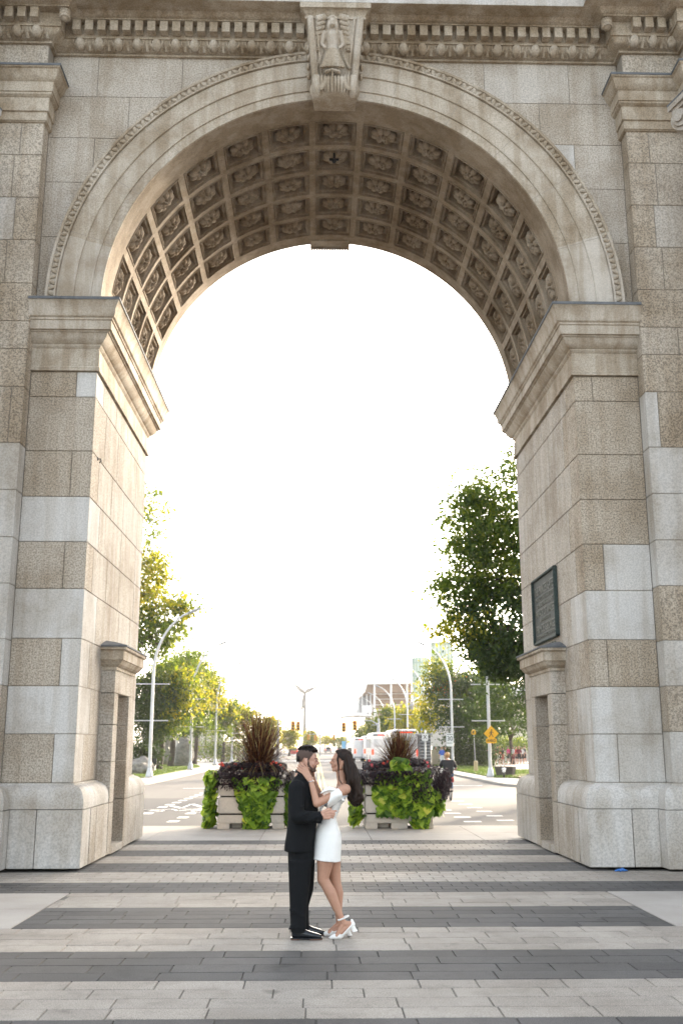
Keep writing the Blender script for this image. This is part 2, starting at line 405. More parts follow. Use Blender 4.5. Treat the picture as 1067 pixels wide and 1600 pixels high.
for s in (-1,1):
    pier=MB(); X=lambda h:X0+s*h
    co_=MB()
    # mortar core with the niche left open
    NY0,NY1=17.55,18.55
    for (ya,yb,za,zb,ha) in ((SP+.02,NY0-.3,0,8.88,HS+.012),(NY1+.3,BK-.02,0,8.88,HS+.012),(NY0-.3,NY1+.3,2.64,8.88,HS+.012),(NY0-.3,NY1+.3,0,2.64,HS+.30)):
        co_.box((X(ha),ya,za),(X(7.2),yb,zb))
    co_.box((X(HP+.012),PF+.012,0),(X(7.2),SP+.05,13.6)); co_.box((X(HS+.25),SP+.02,0),(X(HS+.9),BK-.02,.9))
    co_.build('pier_core',M['mortar'],gate)
    for ci in range(len(cz)-1):
        z0,z1=cz[ci],cz[ci+1]; W=HP-HS
        dep=(.52,.86,.60,.95,.5,.8,.55,.9,.6)[ci]
        row=(frontL if s<0 else frontR)[ci]
        if s<0: row=row[::-1]
        h=HS
        for k,(t,fr) in enumerate(row):
            d=dep if k==0 else .3
            blk(pier,X(h+(Jt if k else 0)),X(h+W*fr-Jt),SP,SP+d,z0,z1,LT[t]); h+=W*fr
        if ci<2 :
            ys=[SP+dep,17.25] ; ys2=[18.85,19.7,BK]
            for a,c in zip(ys[:-1],ys[1:]): blk(pier,X(HS),X(HS+.25),a+Jt,c-Jt,z0,z1,.35+rnd.random()*.3)
            for a,c in zip(ys2[:-1],ys2[1:]): blk(pier,X(HS),X(HS+.25),a+Jt,c-Jt,z0,z1,.35+rnd.random()*.3)
        else:
            y=SP+dep; first=True
            while y<BK-.05:
                L=min(rnd.choice((1.1,1.5,1.9)),BK-y)
                if BK-y-L<.4: L=BK-y
                blk(pier,X(HS),X(HS+.25),y+Jt,y+L-Jt,z0,z1,.42+rnd.random()*.22); y+=L
        # back face
        blk(pier,X(HS+.26),X(HP+.9),BK-.3,BK,z0,z1,.4)
    # plinth course
    for a,c in ((HS-.22,HS+.45),(HS+.45,HP-.22)): blk(pier,X(a+Jt),X(c-Jt),SP-.225,SP+.3,.03,.85,.12 if s>0 or c>HS+.5 else .1)
    for a,c in ((SP+.3,16.3),(16.3,17.2),(18.9,19.8),(19.8,BK+.22)): blk(pier,X(HS-.222),X(HS+.2),a+Jt,c-Jt,.03,.85,.3+rnd.random()*.15)
    blk(pier,X(HP-.222),X(HO+.3),PF-.222,PF+.3,.03,.85,.1)
    blk(pier,X(HS+.2),X(HO),BK+.22-.3,BK+.22,.03,.85,.3)
    tor=[(.214,.855),(.218,.93),(.205,1.03),(.165,1.12),(.10,1.175),(.03,1.195),(.03,1.215),(-.05,1.215)]
    path=[(X(HO+.3),PF),(X(HP),PF),(X(HP),SP),(X(HS),SP),(X(HS),17.3)]
    pier.sweep(path,tor,side=s*-1 if s>0 else 1,tone=.12)
    path=[(X(HS),18.8),(X(HS),BK),(X(HP+.5),BK)]
    pier.sweep(path,tor,side=s*-1 if s>0 else 1,tone=.35)
    po=pier.build('pier',M['stone'],gate); autosmooth(po,30)
    # niche frame
    nb=MB()
    zz=[0.03,.85,1.5,2.1,2.62,3.02]
    for k in range(len(zz)-2):
        for a,c in ((17.2,NY0),(NY1,18.9)): blk(nb,X(HS-.228),X(HS+.28),a,c,zz[k],zz[k+1],.55+rnd.random()*.2)
        blk(nb,X(HS+.245),X(HS+.35),NY0-.02,NY1+.02,zz[k],zz[k+1],.95)
    blk(nb,X(HS-.228),X(HS+.28),17.2,18.9,2.62,3.02,.6); nb.box((X(HS-.226),NY0,.02),(X(HS+.25),NY1,.14),.5)
    nb.box((X(HS+.0),NY0,2.60),(X(HS+.3),NY1,2.64),.9)
    no=nb.build('niche',M['stone'],gate); autosmooth(no,30)
    hd=MB(); hp=[(0,3.0),(.03,3.0),(.03,3.05),(.06,3.06),(.10,3.09),(.14,3.15),(.16,3.16),(.16,3.31),(.20,3.33),(.20,3.37)]
    pth=[(X(HS+.02),17.2),(X(HS-.22),17.2),(X(HS-.22),18.9),(X(HS+.02),18.9)]
    hd.sweep(pth,hp,side=(-1 if s>0 else 1)*1,tone=.6); hd.build('hood',M['carved'],no)
    fl=MB(); fl.sweep(pth,[(.215,3.372),(.215,3.40),(-.02,3.47),(-.25,3.52)],side=(-1 if s>0 else 1),tone=.5); fl.build('flashing',M['lead'],no)
    # fascia under the impost and impost cornice
    im=MB(); pth=[(X(HP+.02),SP),(X(HS),SP),(X(HS),BK),(X(HP+.5),BK)]; sd_=-1 if s>0 else 1
    im.sweep(pth,[(-.1,7.70),(.045,7.70),(.045,7.76),(.03,7.78),(.03,8.0),(.0,8.14)],sd_,tone=.6)
    im.sweep(pth,[(0,8.08),(.03,8.10),(.05,8.13),(.05,8.15),(.09,8.17),(.15,8.24),(.18,8.31),(.2,8.31),(.20,8.33),(.24,8.34),(.24,8.49),(.26,8.50),(.26,8.53),(.29,8.55),(.31,8.60),(.31,8.66),(.35,8.76),(.37,8.79),(.37,8.83)],sd_,tone=.3)
    # vertical joints scored in the fascia
    io=im.build('impost_cornice',M['carved'],po); autosmooth(io,25)
    fl=MB(); fl.sweep(pth,[(.372,8.80),(.385,8.80),(.385,8.845),(.1,8.885),(-.3,8.89)],sd_); fl.build('flashing',M['lead'],io)
    # pilaster
    pb=MB()
    for ci in range(len(pilz)-1):
        z0,z1=pilz[ci],pilz[ci+1]; row=(pilL if s<0 else pilR)[ci]; W=HO-HP
        if len(row)==1: blk(pb,X(HP),X(HP+.45 if ci%2 else HO+.2),PF,SP-.002,z0,z1,LT[row[0]])
        if len(row)==1 and ci%2: blk(pb,X(HP+.45+2*Jt),X(HO+.2),PF,SP-.002,z0,z1,LT[row[0]])
        if len(row)==2:
            fr=.2 if ci==7 else (.62 if ci%2 else .38)
            blk(pb,X(HP),X(HP+W*fr-Jt),PF,SP-.002,z0,z1,LT[row[0]]); blk(pb,X(HP+W*fr+Jt),X(HO+.2),PF,SP-.002,z0,z1,LT[row[1]])
    blk(pb,X(HP+.02),X(HO+.2),PF+.0,SP-.002,12.95,13.60,.8)
    pbo=pb.build('pilaster',M['stone'],gate); autosmooth(pbo,30)
    cb=MB(); pth=[(X(7.5),14.9),(X(HM),14.9),(X(HM),PF),(X(HP),PF),(X(HP),SP+.02)]; 
    prof=[(0,12.04),(.03,12.05),(.03,12.06),(.05,12.07),(.05,12.22),(.08,12.23),(.08,12.48),(.10,12.49),(.13,12.52),(.13,12.55),(.15,12.56),(.15,12.74),(.18,12.76),(.22,12.82),(.25,12.92),(.28,12.94),(.28,12.98)]
    cb.sweep(pth,prof,side=(-1 if s>0 else 1),tone=.7)
    cbo=cb.build('pilaster_capital',M['carved'],pbo); autosmooth(cbo,25)
    fl=MB(); fl.sweep(pth,[(.282,12.96),(.292,12.96),(.292,13.0),(.05,13.04),(-.2,13.04)],side=(-1 if s>0 else 1)); fl.build('flashing',M['lead'],cbo)
    # side pavilion mass carrying the attached columns
    sm=MB(); sm.box((X(HM),14.9,0.0),(X(13),20.5,13.6),.7); 
    sm.build('side_wall',M['stone'],gate)
# ---- spandrel walls
sp=MB(); cs_=MB()
def arcblock(x0,x1,z0,z1,tone,RR=4.42,y0=SP,y1=SP+.2,g=Jt,b=sp,nn=10):
    xs=[x0+g+(x1-x0-2*g)*i/nn for i in range(nn+1)]; pts=[]
    for x in xs:
        lo=z0+g
        if abs(x)<RR: lo=max(lo,ZC+math.sqrt(RR*RR-x*x))
        pts.append((x,lo))
    hi=z1-g; pts=[(x,min(l,hi)) for x,l in pts]
    if all(l>=hi-1e-4 for x,l in pts): return
    runs=[];cur=[]
    for p in pts:
        if p[1]<hi-1e-3: cur.append(p)
        else:
            if len(cur)>1: runs.append(cur)
            cur=[]
    if len(cur)>1: runs.append(cur)
    for pts in runs:
        n=len(pts); vs=[(X0+x,y0,l) for x,l in pts]+[(X0+x,y0,hi) for x,l in pts]+[(X0+x,y1,l) for x,l in pts]+[(X0+x,y1,hi) for x,l in pts]
        fs=[(i,i+1,n+i+1,n+i) for i in range(n-1)]+[(2*n+i+1,2*n+i,3*n+i,3*n+i+1) for i in range(n-1)]+[(i,2*n+i,2*n+i+1,i+1) for i in range(n-1)]+[(n+i,n+i+1,3*n+i+1,3*n+i) for i in range(n-1)]+[(0,n,3*n,2*n),(n-1,2*n-1,4*n-1,3*n-1)]
        b.add(vs,fs,tone)
rows=[(8.88,10.1,[-4.965,4.965],[.75,.75]),(10.1,11.12,[-4.965,-3.4,0,3.9,4.965],[.8,.8,.8,.75]),
      (11.12,11.97,[-4.965,-4.17,-2.6,0,3.25,4.13,4.965],[.7,.85,.8,.8,.12,.7]),(11.97,12.78,[-4.965,-3.61,-1.6,0,2.4,3.55,4.965],[.8,.85,.75,.8,.85,.8]),(12.78,13.6,[-4.965,-4.18,-2.71,-.5,.5,2.6,4.1,4.965],[.7,.8,.75,.6,.75,.55,.75])]
for z0,z1,xs,ts in rows:
    for a,c,t in zip(xs[:-1],xs[1:],ts): arcblock(a,c,z0,z1,min(1,t*.85+rnd.uniform(-.06,.06)),nn=max(2,int((c-a)/.12)))
sp.build('spandrel_wall',M['stone'],gate)
for a in range(-60,60): arcblock(a/10,(a+1)/10,8.8,13.7,.6,4.3,SP+.012,BK-.01,0,cs_,1)
cs_.build('wall_core',M['mortar'],gate)
# ---- archivolt: profile in (radius, proud) swept round
av=MB(); NA=120
apro=[(RI,-.02),(RI,-.0),(RI,.035),(RI+.005,.04),(4.06,.04),(4.065,.065),(4.085,.065),(4.09,.055),(4.10,.055),(4.34,.055),(4.345,.08),(4.36,.085),(4.62,.085),(4.63,.065),(4.635,.12),(4.66,.12),(4.67,.09),(4.75,.09),(4.765,.13),(4.80,.14),(4.80,-.01)]
vs=[];k=len(apro)
for i in range(NA+1):
    a=math.pi*i/NA
    for r_,o in apro: vs.append((X0+r_*math.cos(a),SP-o,ZC+r_*math.sin(a)))
vouss=[.1]*8+[.45,.5,.55,.45,.5]*30
for i in range(NA):
    th=180*i/NA; vi=min(th,180-th); t=.05 if vi<16 else .55+.12*math.sin(int(vi/15)*2.3)
    av.add([vs[i*k+a] for a in range(k)]+[vs[(i+1)*k+a] for a in range(k)],[(a,a+1,k+a+1,k+a) for a in range(k-1)],t)
# carved leaf band: a row of small raised leaves
NL=150
for i in range(NL):
    a=math.pi*(i+.5)/NL; 
    for w_,rr,ln in ((.024,4.715,.075),(.016,4.69,.04)):
        c=Vector((X0+rr*math.cos(a),SP-.1,ZC+rr*math.sin(a)))
        rot=Matrix.Rotation(-(a+ (.5 if i%2 else -.5)),3,'Y')
        av.ell(c,(ln,.028,w_*1.5),.6,0,rot,6,4)
ao=av.build('archivolt',M['carved'],gate)
gj=MB()
for d in (16,31,46,61,76,104,119,134,149,164):
    a=R(d); 
    for (r0,r1,o) in ((RI,4.06,.0415),(4.10,4.34,.0565),(4.36,4.62,.0865)):
        ca,sa=math.cos(a),math.sin(a); e=.004
        q=[(X0+r*ca-e*sa*sg,SP-o,ZC+r*sa+e*ca*sg) for r,sg in ((r0,-1),(r1,-1),(r1,1),(r0,1))]
        gj.add(q,[(0,1,2,3)])
gj.build('joint',M['mortar'],ao)
# ---- coffered vault
VY0,VY1=SP-.0,BK+.22
CY=[16.56+i*.855 for i in range(5)]; HB=.855/2; PA=180/14; HA=PA/2
va=MB()
def cylp(th,y,dep): # th degrees from the crown, dep outwards into the vault
    a=R(th); r=RI+dep; return (X0+r*math.sin(a),y,ZC+r*math.cos(a))
def cyl_quad(t0,t1,y0,y1,d=0,tone=.5,n=4):
    for i in range(n):
        a=t0+(t1-t0)*i/n; c=t0+(t1-t0)*(i+1)/n
        va.add([cylp(a,y0,d),cylp(c,y0,d),cylp(c,y1,d),cylp(a,y1,d)],[(0,1,2,3)],tone)
for i in range(-7,8):
    t0,t1=max(i*PA-HA,-90),min(i*PA+HA,90)
    cyl_quad(t0,t1,VY0,CY[0]-HB,0,.5+rnd.uniform(-.12,.12)); cyl_quad(t0,t1,CY[-1]+HB,VY1,0,.4+rnd.uniform(-.1,.1))
# raised rings: a bead near the far edge
for y in (CY[-1]+HB+.06,CY[-1]+HB+.13):
    vs=[cylp(-90+180*i/90,yy,dd) for i in range(91) for yy,dd in ((y-.012,0),(y-.008,.015),(y+.008,.015),(y+.012,0))]
    va.add(vs,[(i*4+a,i*4+a+1,i*4+5+a,i*4+4+a) for i in range(90) for a in range(3)],.7)
cprof=[(1.0,0),(.84,0),(.835,.05),(.815,.05),(.81,-.01),(.77,-.015),(.76,.035),(.66,.04),(.655,.02),(.64,.02),(.63,.02),(.615,.05),(.60,.15),(.595,.155)]
for i in range(-7,8):
    for y in CY:
        tn=.5+rnd.uniform(-.1,.1)
        K=[]
        for (u,d) in cprof:
            # rib width is the same on all four sides
            wy=HB*u if u>.99 else HB-(1-u)*HB*.92; wt=HA*u if u>.99 else HA-(1-u)*HA*.86
            ring=[]
            N4=4
            for (sx,sy,ex,ey) in ((-1,-1,1,-1),(1,-1,1,1),(1,1,-1,1),(-1,1,-1,-1)):
                for q in range(N4):
                    f=q/N4; a=(sx+(ex-sx)*f)*wt; bb=(sy+(ey-sy)*f)*wy; th=max(-90,min(90,i*PA+a)); ring.append(cylp(th,y+bb,d))
            K.append(ring)
        n=len(K[0]); base=[p for r_ in K for p in r_]
        fs=[(a*n+q,a*n+(q+1)%n,(a+1)*n+(q+1)%n,(a+1)*n+q) for a in range(len(K)-1) for q in range(n)]+[tuple((len(K)-1)*n+q for q in range(n))]
        va.add(base,fs,tn)
va.add([(X0+r*math.cos(math.pi*i/120),BK+yy,ZC+r*math.sin(math.pi*i/120)) for i in range(121) for r,yy in ((RI,.22),(RI,.24),(4.45,.24),(4.45,0))],[(i*4+a,i*4+a+1,i*4+a+5,i*4+a+4) for i in range(120) for a in range(3)],.4)
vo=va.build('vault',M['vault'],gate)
# rosette: eight petals round a boss
def rosette_mesh():
    b=MB(); n=8
    for k in range(n):
        a=2*math.pi*(k+.5)/n
        rot=Matrix.Rotation(a,3,'Z')
        b.ell(rot@Vector((.125,0,.0)),(.085,.062,.05),.5,0,rot,10,6)
        b.ell(rot@Vector((.07,0,.02)),(.05,.018,.05),.5,0,rot,8,5)
        a2=a+math.pi/n; r2=Matrix.Rotation(a2,3,'Z'); b.ell(r2@Vector((.12,0,-.03)),(.08,.03,.03),.9,0,r2,8,5)
    b.ell((0,0,.03),(.045,.045,.05),.4)
    for k in range(6): b.ell((.03*math.cos(k),.03*math.sin(k),.06),(.014,.014,.02),.3,0,None,6,4)
    me=b.mesh('rosette'); me.materials.append(M['vault'])
    for p in me.polygons: p.use_smooth=True
    return me
rm=rosette_mesh()
for i in range(-6,7):
    for y in CY:
        o=bpy.data.objects.new('rosette',rm); COL.objects.link(o); o.parent=vo
        p=Vector(cylp(i*PA,y,.075)); a=R(i*PA)
        nrm=Vector((-math.sin(a),0,-math.cos(a))); yv=Vector((0,1,0)); xv=yv.cross(nrm)
        mm=Matrix((xv*1.22,yv*1.05,nrm*1.5)).transposed().to_4x4(); mm.translation=p-Vector((X0,18,0)); o.matrix_local=mm
# small lamp fixture hanging from the crown
fx=MB(); q=P(516,262,17.2); q=Vector((X0-.02,q.y,ZC+RI)); fx.tube([q,q-Vector((0,0,.12))],.02); fx.box(q-Vector((.09,.02,.15)),q+Vector((.09,.02,-.12)))
fx.tube([q-Vector((.0,.0,.14)),q-Vector((.0,.04,.19))],[.03,.045],8)
M['black']=mat('black_metal',(.02,.02,.022),.5,.3)
fo=fx.build('spotlight',M['black']); tag(fo,'small black spotlight bracket fixed to the crown of the coffered vault','spotlight')
# ---- entablature
en=MB()
ep=[(X0-9,14.9),(X0-HM,14.9),(X0-HM,PF),(X0-HP,PF),(X0-HP,SP),(X0+HP,SP),(X0+HP,PF),(X0+HM,PF),(X0+HM,14.9),(X0+9,14.9)]
eprof=[(-.1,13.57),(.05,13.57),(.05,13.605),(.03,13.615),(.05,13.625),(.06,13.635),(.13,13.66),(.18,13.70),(.20,13.745),(.21,13.765),(.24,13.77),(.24,13.80),(.235,13.82),(.235,14.04),(.38,14.045),(.38,14.07),(.40,14.075),(.45,14.12),(.48,14.155),(.74,14.16),(.74,14.20)]
en.sweep(ep,eprof,side=1,tone=.85)
top=MB(); top.sweep(ep,[(.742,14.165),(.745,14.165),(.745,14.42),(.80,14.5),(.80,14.7),(-1,14.75)],side=1,tone=.1)
def along(p0,p1,off,step,fn,trim=0):
    a=Vector(p0);b=Vector(p1);d=(b-a); L=d.length; d.normalize(); n=Vector((d.y,-d.x))
    cnt=max(1,int((L-2*trim)/step)); s0=(L-cnt*step)/2
    for i in range(cnt): fn(a+d*(s0+(i+.5)*step)+n*off,d,n)
def dentil(c,d,n):
    hw=.068
    pts=[(c+d*sx*hw+n*oy) for sx,oy in ((-1,-.07),(1,-.07),(1,.07),(-1,.07))]
    vs=[(p.x,p.y,13.835) for p in pts]+[(p.x,p.y,14.03) for p in pts]
    en.add(vs,[(0,3,2,1),(4,5,6,7),(0,1,5,4),(1,2,6,5),(2,3,7,6),(3,0,4,7)],.6+rnd.random()*.3)
def egg(c,d,n):
    rot=Matrix(((d.x,n.x,0),(d.y,n.y,0),(0,0,1)))@Matrix.Rotation(R(-38),3,'X')
    en.ell((c.x+n.x*.03,c.y+n.y*.03,13.695),(.086,.075,.105),.5,0,rot,10,7)
    pts=[]
    for k in range(9):
        a=math.pi*(k/8); u=-math.cos(a)*.112; v_=-.105*math.sin(a)+.045; pts.append(Vector((c.x+d.x*u+n.x*(.045+v_*.5),c.y+d.y*u+n.y*(.045+v_*.5),13.70+v_)))
    en.tube(pts,[.018]*9,6,.8)
    for sg in (-1,1):
        q=c+d*sg*.098; pts=[]
        for k in range(6):
            f=k/5; pts.append(Vector((q.x-d.x*sg*.035*f*f+n.x*(.06-.12*f),q.y-d.y*sg*.035*f*f+n.y*(.06-.12*f),13.77-.14*f)))
        en.tube(pts,[.02]*6,5,.9)
    q=c+d*.166; pts=[Vector((q.x+n.x*.06,q.y+n.y*.06,13.77)),Vector((q.x-n.x*.06,q.y-n.y*.06,13.63))]; en.tube(pts,[.012,.034],5,.7)
segs=list(zip(ep[:-1],ep[1:]))
for idx,(a,c) in enumerate(segs):
    if idx in (4,): along(a,c,.31,.215,dentil,.28); along(a,c,.155,.332,egg,.16)
    elif idx in (2,6): along((a[0]-(.23),a[1]),(c[0]+.23,c[1]),.31,.215,dentil,.05) if False else along(a,c,.31,.215,dentil,.0); along(a,c,.155,.332,egg,.0)
    elif idx in (1,7): pass
    elif idx in (3,5): pass
# pine-cone drops in the external corners
for sx in (-1,1):
    cx=X0+sx*(HP-.31); en.ell((cx,PF-.31,13.93),(.085,.085,.12),.6,0,None,12,8)
    for k in range(14):
        for zz_ in (-.06,0,.06): en.ell((cx+.08*math.cos(k*.45+zz_*9),PF-.31+.08*math.sin(k*.45+zz_*9),13.93+zz_),(.018,.018,.022),.6,0,None,5,4)
eo=en.build('entablature',M['carved'],gate); autosmooth(eo,30)
top.build('cornice',M['stone'],eo)
soff=MB()
for x in (-3.9,-2.3,-.9,.9,2.3,3.9): soff.box((X0+x-.004,SP-.74,14.156),(X0+x+.004,SP-.48,14.159))
soff.build('joint',M['mortar'],eo)
att=MB(); att.box((X0-13,16.2,14.6),(X0+13,20.5,17.5),.5); att.box((X0-13,15.6,13.65),(X0+13,20.5,14.66),.5); att.build('attic',M['stone'],gate)
# ---- keystone console with winged figure
kb=MB()
kp=[(.64,13.93),(.62,13.75),(.53,13.45),(.44,13.2),(.37,13.02),(.36,12.95),(.41,12.92),(.45,12.84),(.45,12.74),(.41,12.66),(.33,12.61),(.2,12.585),(0,12.57)]
def kw(z): return .355+(z-12.57)*(.135/1.36)
vs=[];n=len(kp)
for sg in (-1,1):
    for o,z in kp: vs.append((X0-.04+sg*kw(z),SP-o,z))
vs+= [(X0-.04-kw(13.93),SP+.05,13.93),(X0-.04+kw(13.93),SP+.05,13.93)]
fs=[(i,i+1,n+i+1,n+i) for i in range(n-1)]+[tuple(range(n))+(2*n,),tuple(n+i for i in range(n))[::-1]+(2*n+1,)]
kb.add(vs,fs,.5)
KX=X0-.04
for sg in (-1,1):   # raised side rims and the lower scroll ends
    pts=[(KX+sg*(kw(z)-.06),SP-o-.015,z) for o,z in kp[:11]]; kb.tube(pts,[.06]*5+[.055,.06,.065,.07,.065,.05],8,.35)
    kb.tube([(KX+sg*(kw(z)-.16),SP-o-.0,z) for o,z in kp[:6]],.028,6,.5)
    c=(KX+sg*.36,SP-.26,12.78); kb.ell(c,(.05,.20,.19),.5); kb.ell((KX+sg*.40,SP-.26,12.78),(.03,.09,.09),.5)
    for k in range(5): kb.ell((KX+sg*(.45+.01*(k%2)),SP-.2-.05*k,13.1+.15*k),(.035,.07,.06),.6,0,None,8,6)
kb.box((KX-.52,SP-.66,13.90),(KX+.52,SP,13.94),.6); 
kb.sweep([(KX-.50,SP),(KX-.50,SP-.64),(KX+.50,SP-.64),(KX+.50,SP)],[(-.2,13.935),(.0,13.935),(.0,13.96),(.05,14.03),(.10,14.06),(.105,14.06),(.105,14.157),(-.4,14.157)],side=1,tone=.8)
# acanthus roll at the foot
for k in range(11):
    x=-.28+.056*k; kb.tube([(KX+x,SP-.40,12.99),(KX+x*1.02,SP-.47,12.88),(KX+x*1.03,SP-.47,12.76),(KX+x,SP-.40,12.655)],[.018,.034,.034,.02],6,.5)
for sg in (-1,1):
    for k in range(4): kb.ell((KX+sg*(.13+.03*k),SP-.47,12.86-.05*k),(.075,.03,.045),.5,0,Matrix.Rotation(sg*(.6+.2*k),3,'Y'),10,6)
ko=kb.build('keystone',M['carved'],gate); autosmooth(ko,40)
fg=MB(); FYo=SP-.60
def K(px,py,o=.6): return P(px,py,SP-o-.03)
hd_=K(519.5,36,.66)
fg.ell(hd_,(.062,.075,.088)); fg.ell(hd_+Vector((0,-.065,-.015)),(.014,.018,.022)); fg.ell(hd_+Vector((0,-.05,-.06)),(.03,.03,.025))
for sg in (-1,1):
    fg.ell(hd_+Vector((sg*.065,.0,-.05)),(.03,.05,.09)); fg.ell(hd_+Vector((sg*.024,-.066,.008)),(.014,.01,.009))
for k in range(7): a=R(20+k*23.3); fg.ell(hd_+Vector((.066*math.cos(a),-.02,.03+.066*math.sin(a))),(.024,.05,.026))
nk=K(519.5,46,.6); ch=K(519.5,56,.55); wa=K(519.5,72,.50); hp_=K(519.5,80,.48)
fg.cap(hd_,.035,nk,.045); fg.cap(nk,.05,ch,.11); fg.cap(ch,.115,wa,.085); fg.cap(wa,.085,hp_,.10)
for sg in (-1,1):
    sh=ch+Vector((sg*.135,0,.05)); el=wa+Vector((sg*.18,-.02,.02)); hn=hp_+Vector((sg*.13,-.09,.0))
    fg.cap(ch+Vector((sg*.06,-.055,.02)),.055,ch+Vector((sg*.05,-.055,.0)),.05)
    fg.cap(sh,.05,el,.036); fg.cap(el,.034,hn,.026); fg.ell(hn,(.03,.03,.03))
    fg.ell(wa+Vector((sg*.03,-.07,.03)),(.026,.02,.05))
fgo=remesh(fg,'figure',M['carved'],ko,.011,1)
sk=MB()
for k in range(9):   # pleated skirt
    f=(k-4)/4; p0=hp_+Vector((f*.085,-.04-.04*(1-f*f),0)); p1=K(519.5+f*17,106,.50); p1.y-=.03*(1-f*f)
    sk.tube([p0,(p0+p1)/2+Vector((f*-.02,-.01,0)),p1],[.022,.028,.034],6,.7)
for sg in (-1,1):    # wings: layered feathers, and the trailing drapery
    for row in range(6):
        for c_ in range(5):
            px=519.5+sg*(12.5+c_*2.6+row*.7); py=24+row*7.5+c_*1.2+(4-c_)*.5
            p=K(px,py,.665-row*.035); sk.ell(p,(.030,.035,.062),.45,0,Matrix.Rotation(sg*(.25-.05*row),3,'Y'),8,6)
    sk.tube([K(519.5+sg*24,62,.5),K(519.5+sg*24,78,.44),K(519.5+sg*25,92,.38),K(519.5+sg*22,106,.38)],[.05,.04,.035,.02],8,.5)
    sk.tube([K(519.5+sg*14,78,.47),K(519.5+sg*19,93,.42),K(519.5+sg*27,108,.40)],[.025,.03,.03],8,.5)
    for yy in (70,76,79): sk.ell(K(519.5+sg*24.3,yy,.5),(.045,.04,.016),.5,0,None,8,6)
# lotus at the feet
lo_=K(519.5,111,.47)
for f in (-2,-1,0,1,2): sk.ell(lo_+Vector((f*.05,-.02+abs(f)*.01,-abs(f)*.008)),(.042,.05,.035-.004*abs(f)),.2,0,Matrix.Rotation(f*.3,3,'Y'),10,7)
sk.tube([lo_,K(519.5,128,.49),K(519.5,143,.46)],[.018,.012,.01],6,.9)
autosmooth(sk.build('wings_and_drapery',M['carved'],ko),50)
# rear keystone foot seen through the arch
rk=MB(); 
for k in range(15): x=-.40+k*.058; rk.tube([(X0-.06+x,BK+.24,ZC+RI+.08),(X0-.06+x,BK+.36,ZC+RI-.05),(X0-.06+x,BK+.30,ZC+RI-.14)],[.03,.036,.02],6,.5)
rk.box((X0-.48,BK+.05,ZC+RI-.05),(X0+.36,BK+.40,ZC+RI+.5),.5); rk.build('rear_keystone',M['carved'],gate)
# ---- attached Ionic columns at the frame's edges
for s in (-1,1):
    c=MB(); q=P(1042,168,13.9) if s>0 else P(3,173,13.9)
    cx=q.x+s*.62; cy=q.y-.62; zt=q.z
    vs=[];prof=[(0,.62),(.25,.60),(.30,.50),(.45,.48)]
    c.tube([(cx,cy,.9),(cx,cy,5),(cx,cy,zt-.55)],[.50,.49,.42],32,.3); c.tube([(cx,cy,.3),(cx,cy,.45),(cx,cy,.6),(cx,cy,.75),(cx,cy,.92)],[.68,.70,.60,.62,.5],32,.3)
    c.box((cx-.72,cy-.72,0),(cx+.72,cy+.72,.3),.2)
    colo=c.build('column',M['stone'],gate); autosmooth(colo,40)
    k=MB(); n=12;pts=[]
    for e in range(4):   # concave-sided abacus with sharp horns
        a0=R(45+90*e);a1=R(135+90*e)
        for f in range(n):
            t=f/n; p=Vector((math.cos(a0),math.sin(a0)))*(.88)*(1-t)+Vector((math.cos(a1),math.sin(a1)))*(.88)*t; p*=1-.22*math.sin(math.pi*t); pts.append(p)
    N=len(pts)
    for z0,z1,sc in ((zt-.09,zt,1.0),(zt-.16,zt-.09,.93)):
        vs=[(cx+p.x*sc,cy+p.y*sc,z0) for p in pts]+[(cx+p.x*sc,cy+p.y*sc,z1) for p in pts]
        k.add(vs,[tuple(range(N))[::-1],tuple(range(N,2*N))]+[(i,(i+1)%N,N+(i+1)%N,N+i) for i in range(N)],.3)
    for e in range(4):
        a=R(45+90*e); d=Vector((math.cos(a),math.sin(a),0))
        for rr,off in ((.21,.60),(.14,.63),(.07,.66)):
            bm=bmesh.new(); bmesh.ops.create_cone(bm,cap_ends=True,segments=20,radius1=rr,radius2=rr,depth=.16+(.21-rr))
            bm.transform(Matrix.Translation(Vector((cx,cy,zt-.34))+d*off)@Matrix.Rotation(a,4,'Z')@Matrix.Rotation(R(90),4,'X')); k.bm(bm,.3)
    for j in range(16):
        a=2*math.pi*j/16; k.ell((cx+.47*math.cos(a),cy+.47*math.sin(a),zt-.33),(.06,.06,.1),.5,0,None,8,6)
    k.tube([(cx,cy,zt-.55),(cx,cy,zt-.5),(cx,cy,zt-.2)],[.47,.5,.56],32,.4)
    autosmooth(k.build('column_capital',M['stone'],colo),40)
    f_=MB(); vs=[(cx+p.x*1.01,cy+p.y*1.01,zt+.001) for p in pts]+[(cx+p.x*1.01,cy+p.y*1.01,zt+.03) for p in pts]
    f_.add(vs,[tuple(range(N))[::-1],tuple(range(N,2*N))]+[(i,(i+1)%N,N+(i+1)%N,N+i) for i in range(N)]); f_.build('flashing',M['lead'],colo)
